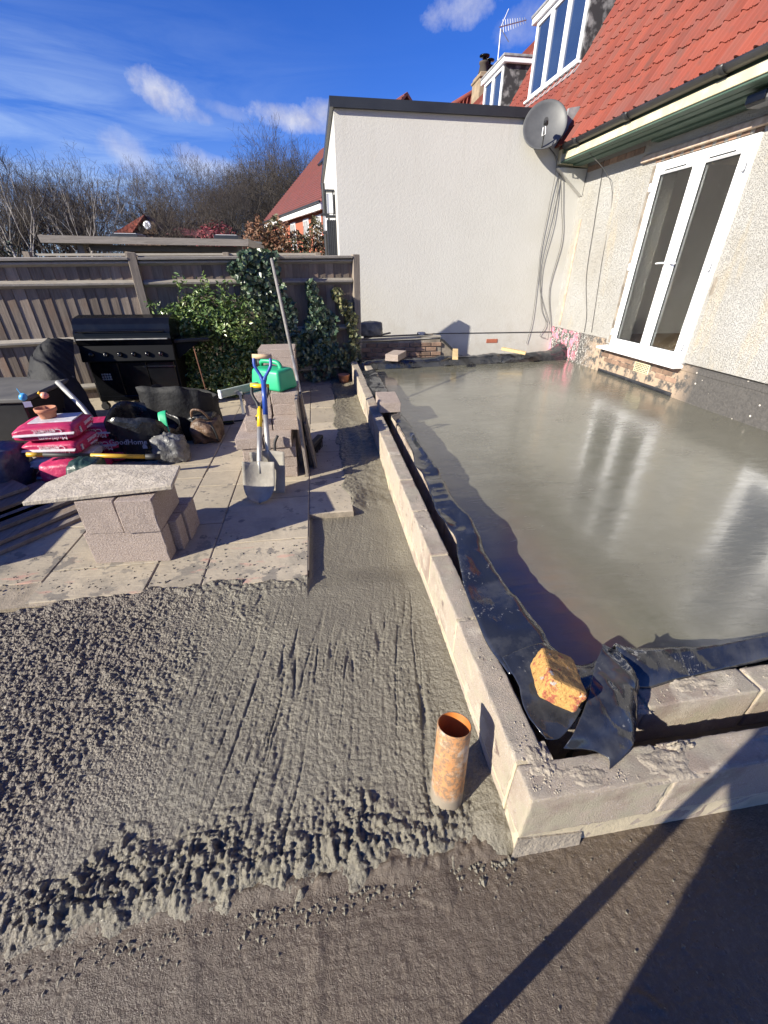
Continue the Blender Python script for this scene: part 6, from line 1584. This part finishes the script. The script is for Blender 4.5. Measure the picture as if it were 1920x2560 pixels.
# --- cement bags
def cement_bag(label, c, rz, size=(.46, .36, .12), mat='bag_pink', words=True, seed=1, panel=True):
    root = thing('cement_bag', label, 'cement bag', (c[0], c[1], c[2]))
    bm = bmesh.new(); bmesh.ops.create_cube(bm, size=1)
    bmesh.ops.subdivide_edges(bm, edges=bm.edges, cuts=9, use_grid_fill=True)
    for v in bm.verts:
        x, y, z_ = v.co*2
        pz = (1-.35*max(0, abs(x)-.72)/.28)*(1-.30*max(0, abs(y)-.75)/.25)
        nn = float(vnoise(np.array([x*2.3+seed]), np.array([y*2.3+z_*1.7]), seed)[0])-.5
        v.co = Vector((x*size[0]/2*(1-.02*abs(z_))+.006*nn, y*size[1]/2*(1+.01*nn), (z_*size[2]/2)*pz+.014*nn*(1 if z_ > 0 else .4)+size[2]/2))
    bm.transform(Matrix.Translation(c) @ Matrix.Rotation(rz, 4, 'Z'))
    me = bpy.data.meshes.new('bag_body'); bm.to_mesh(me); bm.free(); b_ = link('sack', me, mat, root, smooth=True)
    rz3 = rotz(rz); C = Vector(c)
    # glued end flaps
    for sgn in (-1,):
        p = [C+rz3 @ Vector((sx*size[0]/2*.96, sgn*size[1]/2*1.0, size[2]*.52)) for sx in (-1, 1)]
        o_ = rz3 @ Vector((0, sgn*.022, -.006))
        MB().hexa([p[0], p[1], p[1]+o_, p[0]+o_, p[0]+Vector((0,0,.008)), p[1]+Vector((0,0,.008)), p[1]+o_+Vector((0,0,.005)), p[0]+o_+Vector((0,0,.005))]).build('end_seam', 'bag_white' if mat == 'bag_pink' else mat, root)
    if words:
        xd = rz3 @ Vector((-1, 0, 0)); f0 = C+rz3 @ Vector((.03, -size[1]/2-.006, size[2]*.70))
        text_mesh('Cement', .062, 'print_white', f0, xd, Vector((0, .25, -1)), root)
        text_mesh('Multicem', .054, 'print_white', C+rz3 @ Vector((.05, -size[1]/2-.004, size[2]*.28)), xd, Vector((0, 0, -1)), root)
        yd = rz3 @ Vector((0, 1, 0)); sx = C+rz3 @ Vector((size[0]/2+.006, .08, size[2]*.62))
        text_mesh('Cement', .055, 'print_white', sx, -yd, Vector((0,0,-1)), root)
        text_mesh('Multicem', .030, 'print_white', C+rz3 @ Vector((size[0]/2+.006, .07, size[2]*.30)), -yd, Vector((0,0,-1)), root)
        q_ = C+rz3 @ Vector((size[0]/2+.004, -.10, size[2]*.5)); MB().obox(q_, (.006, .026, .045), rz3).build('barcode', 'barcode', root)
    if panel:
        q_ = C+rz3 @ Vector((.02, .03, size[2]+.003)); MB().obox(q_, (size[0]*.72, size[1]*.62, .010), rz3).build('label_panel', 'bag_white', root, bevel=.003)
    return root
BZ = .03
cement_bag('lowest pink cement bag of the front pile, dusty and dark', (-2.13, 3.62, BZ), R(-4), seed=3, words=False, panel=False, size=(.44, .34, .11))
cement_bag('white and green bag between the pink bags of the front pile', (-2.16, 3.63, BZ+.115), R(3), mat='bag_white', seed=4, words=False, panel=False, size=(.42, .33, .10))
cement_bag('second pink cement bag from the top of the pile', (-2.175, 3.64, BZ+.225), R(-3), seed=5, size=(.42, .34, .115), panel=False)
cement_bag('top pink cement bag with the small clay pot on it', (-2.20, 3.68, BZ+.345), R(5), seed=6, size=(.44, .38, .125))
for k in range(3):
    cement_bag(['bottom pink cement bag of the pile behind, in shade', 'middle pink cement bag of the pile behind', 'upper pink cement bag of the pile behind'][k], (-2.02+.03*k*-1, 4.02, BZ+.115*k), R(-2+3*k), seed=8+k, size=(.40, .36, .11), panel=False, words=k > 0)
MB().lathe([(.0,.004),(.052,.0),(.058,.012),(.066,.055),(.075,.056),(.078,.085),(.070,.086),(.060,.03),(0,.02)], (-2.24, 3.72, BZ+.475), 24).build('flowerpot', 'terracotta', None, smooth=True, label='small terracotta flowerpot standing on the top cement bag', cat='flowerpot')
lumpy('open_cement_bag', (-2.05, 3.36, .155), (.32, .24, .27), 71, 'bag_pink', 'torn open pink cement bag standing in front of the pile', 'cement bag', zmin=.03, amp=.16, freq=1.1)
lumpy('torn_bag', (-1.86, 3.29, .17), (.24, .26, .28), 72, 'bag_green', 'torn dark green and white bag beside the open pink bag', 'bag', zmin=.03, amp=.25, freq=1.2)
lumpy('rubble_sack', (-2.56, 3.40, .20), (.42, .46, .40), 73, 'sack_blue', 'dark blue plastic sack on the ground behind the plank stack', 'sack', zmin=.03, amp=.35)
lumpy('rubble_sack', (-2.62, 3.15, .14), (.32, .3, .26), 74, 'sack_dusty', 'small dusty grey sack in front of the dark blue sack', 'sack', zmin=.03, amp=.35)
# long tools
lt = thing('long_handled_tool', 'long tool with yellow and black handle lying across the cement bags', 'tool', (-1.9, 3.3, .28))
ya, yb_ = Vector((-2.23, 3.28, .36)), Vector((-1.42, 3.46, .22))
for (a, b, m_) in ((0, .12, 'handle_yellow'), (.12, .48, 'rubber_black'), (.48, .93, 'handle_yellow')):
    MB().tube([tuple(ya.lerp(yb_, a)), tuple(ya.lerp(yb_, b))], .0175, 12).build('handle', m_, lt, smooth=True)
MB().tube([tuple(ya.lerp(yb_, .93)), tuple(ya.lerp(yb_, 1.06))], [.022, .026], 10).build('ferrule', 'rubber_black', lt, smooth=True)
MB().tube([(-2.52, 4.52, .62), (-2.30, 4.36, .42), (-2.02, 4.15, .06)], .024, 12).build('metal_pole', 'steel_dull', None, smooth=True, label='grey metal pole leaning down behind the cement bags', cat='pole')
# little toys hanging on the box edge
t1 = thing('toy', 'small blue plastic toy with paper tag on the storage box edge', 'toy', (-2.72, 4.30, .52))
MB().lathe([(0,-.03),(.025,-.02),(.032,.005),(.022,.035),(0,.045)], (-2.70, 4.24, .55), 14, Matrix.Rotation(R(40), 3, 'Y')).build('body', 'toy_blue', t1, smooth=True)
MB().obox((-2.675, 4.225, .49), (.06, .004, .05), rotz(R(20))).build('tag', 'paper', t1)
MB().tube([(-2.71, 4.25, .58), (-2.725, 4.25, .63)], .004, 5).build('antenna', 'toy_blue', t1)
t2 = thing('toy', 'small pink and orange toy beside the blue one', 'toy', (-2.55, 4.32, .52))
MB().lathe([(0,-.03),(.03,-.015),(.034,.01),(.02,.03),(0,.034)], (-2.55, 4.30, .545), 14).build('body', 'toy_pink', t2, smooth=True)
MB().lathe([(0,-.018),(.018,0),(0,.018)], (-2.585, 4.30, .572), 12).build('head', 'shovel_yellow', t2, smooth=True)
# black builder bags
gb = thing('rubble_bag', 'black builder bag with GoodHome lettering between pallets and barbecue', 'bag', (-1.6, 4.0, .03))
def open_bag(root, pts, hgt, mat, seed, flare=.06, name='bag_wall'):
    n_ = 48; rows = []
    base = cr_pts(pts+[pts[0]], n_+1)[:n_]
    cx_ = sum(p[0] for p in pts)/len(pts); cy_ = sum(p[1] for p in pts)/len(pts)
    for j in range(9):
        t_ = j/8; row = []
        for i, p in enumerate(base):
            nn = float(vnoise(np.array([i*.45]), np.array([t_*3.+seed]), seed)[0])-.5
            dx, dy = p[0]-cx_, p[1]-cy_; k = 1+flare*t_+.16*nn
            row.append((cx_+dx*k, cy_+dy*k, p[2]+hgt(i/n_)*t_+.05*nn*t_))
        rows.append(row+[row[0]])
    return MB().grid(rows).build(name, mat, root, smooth=True, solid=.004)
open_bag(gb, [(-1.88, 3.86, .03), (-1.62, 3.84, .03), (-1.42, 3.98, .03), (-1.45, 4.30, .03), (-1.85, 4.32, .03)], lambda t_: .33+.10*math.sin(6.28*t_*1.5), 'sack_black', 11)
text_mesh('GoodHome', .066, 'print_grey', (-1.735, 3.800, .235), (1, -.05, -.02), (0, .15, 1), gb)
MB().prism([(-1.632,3.813,.19),(-1.612,3.812,.212),(-1.592,3.811,.19),(-1.592,3.811,.165),(-1.632,3.813,.165)], (0,-.002,0)).build('emblem', 'print_grey', gb)
lumpy('plastic_wrap', (-1.40, 3.84, .14), (.30, .22, .28), 81, 'sack_dusty', 'crumpled dusty clear plastic stuffed beside the lettered builder bag', 'plastic wrap', zmin=.03, amp=.55, freq=2.4)
g2 = thing('rubble_bag', 'tall plain black builder bag standing behind the lettered one', 'bag', (-1.45, 4.6, .03))
open_bag(g2, [(-1.75, 4.40, .03), (-1.35, 4.36, .03), (-1.12, 4.5, .03), (-1.2, 4.85, .03), (-1.7, 4.9, .03)], lambda t_: .46+.10*math.sin(6.28*t_+1.), 'cover_fabric', 13)
sheet('packaging', 'strip of turquoise packaging hanging out of the black builder bag', [[(-1.50, 4.10, .40), (-1.50, 4.02, .43), (-1.49, 3.96, .36), (-1.48, 3.93, .24)], [(-1.44, 4.10, .41), (-1.43, 4.02, .44), (-1.42, 3.96, .37), (-1.41, 3.93, .25)]], 14, 6, .02, 9, 471, mat='can_green')
tgb = thing('tool_bag', 'worn brown leather tool bag slumped against the black builder bag', 'tool bag', (-1.19, 4.36, .03))
lumpy('body', (-1.19, 4.36, .15), (.30, .34, .27), 82, 'sack_brown', None, None, parent=tgb, zmin=.03, amp=.34, sq=1.0, freq=1.5)
lumpy('flap', (-1.22, 4.40, .27), (.25, .27, .09), 85, 'sack_black', None, None, parent=tgb, amp=.5, sq=.9, freq=1.8)
MB().tube(cr_pts([(-1.30, 4.30, .28), (-1.27, 4.26, .37), (-1.18, 4.25, .36), (-1.13, 4.28, .27)], 14), .012, 7).build('handle', 'sack_brown', tgb, smooth=True)
MB().tube(cr_pts([(-1.12, 4.22, .26), (-1.08, 4.20, .16), (-1.07, 4.22, .05)], 10), .010, 6).build('strap', 'rubber_black', tgb, smooth=True)
# fallen black spade head on the patio and rusty stake with a red ball
st = thing('stake', 'thin rusty rod with a red ball foot leaning by the barbecue shelf', 'rod', (-1.41, 5.46, .03))
MB().tube([(-1.49, 5.62, .76), (-1.455, 5.56, .5), (-1.415, 5.48, .25), (-1.405, 5.46, .09)], .007, 6).build('rod', 'rust', st, smooth=True)
MB().lathe([(0,-.035),(.025,-.025),(.034,0),(.025,.025),(0,.035)], (-1.405, 5.455, .065), 16).build('ball', 'red_plastic', st, smooth=True)
tw = thing('trowel', 'black-handled trowel lying on the patio beside the stepped pile', 'trowel', (-1.0, 4.9, .03))
MB().tube([(-.85, 4.90, .055), (-1.02, 4.86, .055)], .010, 8).build('shank', 'rubber_black', tw, smooth=True)
MB().obox((-1.12, 4.84, .045), (.20, .09, .02), rotz(R(12))).build('blade', 'bbq_black', tw, bevel=.006)
# --- stack of old planks
pk = random.Random(21)
pd = Vector((.33, .94, 0)).normalized(); pdir = math.atan2(pd.y, pd.x)
planks = [(-2.17, 2.42, .045, 1.75, .20), (-2.20, 2.50, .075, 1.7, .22), (-2.36, 2.45, .045, 1.8, .18), (-2.40, 2.55, .075, 1.6, .17), (-2.31, 2.50, .105, 1.55, .14), (-2.52, 2.60, .105, 1.5, .26), (-2.50, 2.68, .135, 1.3, .24), (-2.22, 2.78, .105, .62, .20), (-2.62, 2.80, .165, 1.0, .3)]
for k, (x, y, z_, L, w_) in enumerate(planks):
    MB().obox((x, y, z_), (L, w_, .026), rotz(R(52)+pk.uniform(-.03, .03))).build('plank', 'plank_wood', None, bevel=.003, label='weathered plank in the loose stack beside the makeshift table', cat='plank', group='planks stacked beside the makeshift table')
pb_ = thing('shade_block_stack', 'unseen pallet of concrete blocks added to shade the planks and lower cement bags', 'pallet', (-3.3, 2.9, .03))  # out of view, added to cast shade over the planks and lower bags
MB().box(-3.72, -2.93, 1.84, 3.48, .03, .14).build('pallet', 'plank_wood', pb_)
for c in range(5):
    for i in range(3):
        for j in range(3): MB().box(-3.70+i*.255, -3.455+i*.255, 1.86+j*.54, 2.39+j*.54, .142+c*.0985, .238+c*.0985).build('block', 'block_pink', pb_, bevel=.006)
# small stones and splashes on the paving and the trowelled concrete
sm = []
for s in range(3):
    bm = bmesh.new(); bmesh.ops.create_icosphere(bm, subdivisions=2, radius=1); rr = random.Random(s)
    for v in bm.verts: v.co *= 1+rr.uniform(-.25, .25)
    me = bpy.data.meshes.new('stone'); bm.to_mesh(me); bm.free(); me.materials.append(MATS['wet_raked_concrete']); sm.append(me)
mb = MB(); rr = random.Random(9)
for k in range(1000):
    if k < 260: x, y = rr.uniform(-2.0, -.15), 1.98+abs(rr.gauss(0, .22)); zz = .032
    elif k < 360: x, y = rr.gauss(.05, .1), rr.uniform(2.7, 5.5); zz = .032
    elif k < 700: x = rr.uniform(-1.1, .5); y = .50+.02*x-abs(rr.gauss(0, .035)); zz = -.012
    else: x, y = rr.uniform(-1.1, 1.6), rr.uniform(.1, .5); zz = -.013
    s = rr.uniform(.002, .008)*(1.5 if rr.random() < .1 else 1)*(1 if k < 700 else .55)
    o = len(mb.v)
    pts = [(1,0,0),(-1,0,0),(0,1,0),(0,-1,0),(0,0,.8),(0,0,-.4)]
    mb.v += [(x+p[0]*s*rr.uniform(.7,1.4), y+p[1]*s*rr.uniform(.7,1.4), zz+p[2]*s) for p in pts]
    mb.f += [tuple(i+o for i in f) for f in [(0,2,4),(2,1,4),(1,3,4),(3,0,4),(2,0,5),(1,2,5),(3,1,5),(0,3,5)]]
mb.build('spilled_grit', 'wet_raked_concrete', None, kind='stuff', label='scattered crumbs of concrete and grit on the paving', cat='grit')

# =================================================================== PERSON with a rake (outside the frame; their shadows fall into it)
def person():
    root = thing('person', 'person in dark work clothes standing on the concrete holding a long rake', 'person', (-.40, -.42, 0))
    J = {'pel': (-.50,-.30,.95), 'wst': (-.50,-.29,1.10), 'chs': (-.50,-.28,1.32), 'nck': (-.50,-.27,1.48), 'hd0': (-.49,-.24,1.56), 'hd1': (-.48,-.23,1.68), 'hd2': (-.48,-.24,1.76),
         'shl': (-.69,-.28,1.42), 'ell': (-.80,-.10,1.18), 'wrl': (-.80,.10,1.02), 'hal': (-.81,.145,.99), 'shr': (-.31,-.28,1.42), 'elr': (-.20,-.16,1.20), 'wrr': (-.12,-.12,1.40), 'har': (-.10,-.10,1.46),
         'hil': (-.60,-.30,.90), 'knl': (-.62,-.26,.50), 'anl': (-.63,-.30,.09), 'tol': (-.63,-.10,.03), 'hir': (-.40,-.30,.90), 'knr': (-.38,-.26,.50), 'anr': (-.38,-.32,.09), 'tor': (-.36,-.12,.03)}
    Rr = {'pel': .15, 'wst': .14, 'chs': .155, 'nck': .06, 'hd0': .075, 'hd1': .095, 'hd2': .075, 'shl': .075, 'ell': .052, 'wrl': .034, 'hal': .04, 'shr': .075, 'elr': .052, 'wrr': .034, 'har': .04,
          'hil': .10, 'knl': .072, 'anl': .052, 'tol': .045, 'hir': .10, 'knr': .072, 'anr': .052, 'tor': .045}
    E_ = [('pel','wst'),('wst','chs'),('chs','nck'),('nck','hd0'),('hd0','hd1'),('hd1','hd2'),('chs','shl'),('shl','ell'),('ell','wrl'),('wrl','hal'),('chs','shr'),('shr','elr'),('elr','wrr'),('wrr','har'),
          ('pel','hil'),('hil','knl'),('knl','anl'),('anl','tol'),('pel','hir'),('hir','knr'),('knr','anr'),('anr','tor')]
    J = {'pel': (-.40,-.42,.95), 'wst': (-.40,-.40,1.10), 'chs': (-.40,-.38,1.32), 'nck': (-.40,-.36,1.48), 'hd0': (-.39,-.33,1.56), 'hd1': (-.38,-.32,1.68), 'hd2': (-.38,-.33,1.76),
         'shl': (-.59,-.38,1.42), 'ell': (-.64,-.42,1.14), 'wrl': (-.64,-.42,.90), 'hal': (-.64,-.42,.84), 'shr': (-.21,-.38,1.42), 'elr': (-.15,-.34,1.20), 'wrr': (-.21,-.17,1.27), 'har': (-.222,-.12,1.29),
         'hil': (-.50,-.42,.88), 'knl': (-.51,-.39,.50), 'anl': (-.52,-.44,.09), 'tol': (-.52,-.26,.03), 'hir': (-.30,-.42,.88), 'knr': (-.29,-.39,.50), 'anr': (-.29,-.44,.09), 'tor': (-.28,-.26,.03)}
    Rr.update(pel=.17, wst=.155)
    J = {k: (a+.04, b+(.11 if c > .9 else .0 if c < .6 else .06), c) if k not in ('har', 'wrr') else (a, b, c) for k, (a, b, c) in J.items()}
    ks = list(J); me = bpy.data.meshes.new('body'); me.from_pydata([J[k] for k in ks], [(ks.index(a), ks.index(b)) for a, b in E_], []); me.update()
    o = bpy.data.objects.new('body', me); col.objects.link(o); o.parent = root; o.matrix_parent_inverse = Matrix.Translation(-root.location)
    sk = o.modifiers.new('skin', 'SKIN'); sk.use_smooth_shade = True
    for i, k in enumerate(ks): me.skin_vertices[0].data[i].radius = (Rr[k], Rr[k]*(.78 if k in ('chs','wst','pel') else 1)); me.skin_vertices[0].data[i].use_root = (k == 'pel')
    o.modifiers.new('sub', 'SUBSURF').render_levels = 2
    me.materials.append(MATS['work_clothes'])
    for (hx, hy, hz, sg) in ((-.61, -.40, .83, -1), (-.222, -.12, 1.29, 1)):
        m_ = MB()
        for k in range(4): m_.tube([(hx, hy-.01, hz+.02-k*.018), (hx-sg*.02, hy+.03, hz+.022-k*.018), (hx+sg*.005, hy+.05, hz+.02-k*.018), (hx+sg*.028, hy+.035, hz+.018-k*.018)], [.010, .009, .0085, .007], 6)
        m_.tube([(hx, hy, hz+.03), (hx+sg*.03, hy+.01, hz+.05), (hx+sg*.035, hy+.04, hz+.05)], [.011, .010, .008], 6); m_.build('hand', 'skin', root, smooth=True)
    MB().lathe([(0,.13),(.06,.12),(.10,.07),(.108,.01),(.10,-.03)], (-.34,-.225,1.68), 18).build('hair', 'hair_brown', root, smooth=True)
person()
rk = thing('concrete_rake', 'long-handled concrete rake standing on the trowelled concrete, held by the person', 'rake', (-.03, 0, 0))
k0 = Vector((-.03, .085, .01)); k1 = k0+Vector((-.15, -.155, 1.0))*1.38
MB().tube([tuple(k0), tuple(k1)], .020, 10).build('handle', 'ash_handle', rk, smooth=True)
MB().obox((-.03, -.04, .02), (.30, .02, .07), rotz(R(-80))).build('head', 'steel_dull', rk, bevel=.003)
MB().tube([(-.05, .10, .03), tuple(k0.lerp(k1, .08))], .007, 6).tube([(-.01, -.15, .03), tuple(k0.lerp(k1, .08))], .007, 6).build('stay', 'steel_dull', rk)
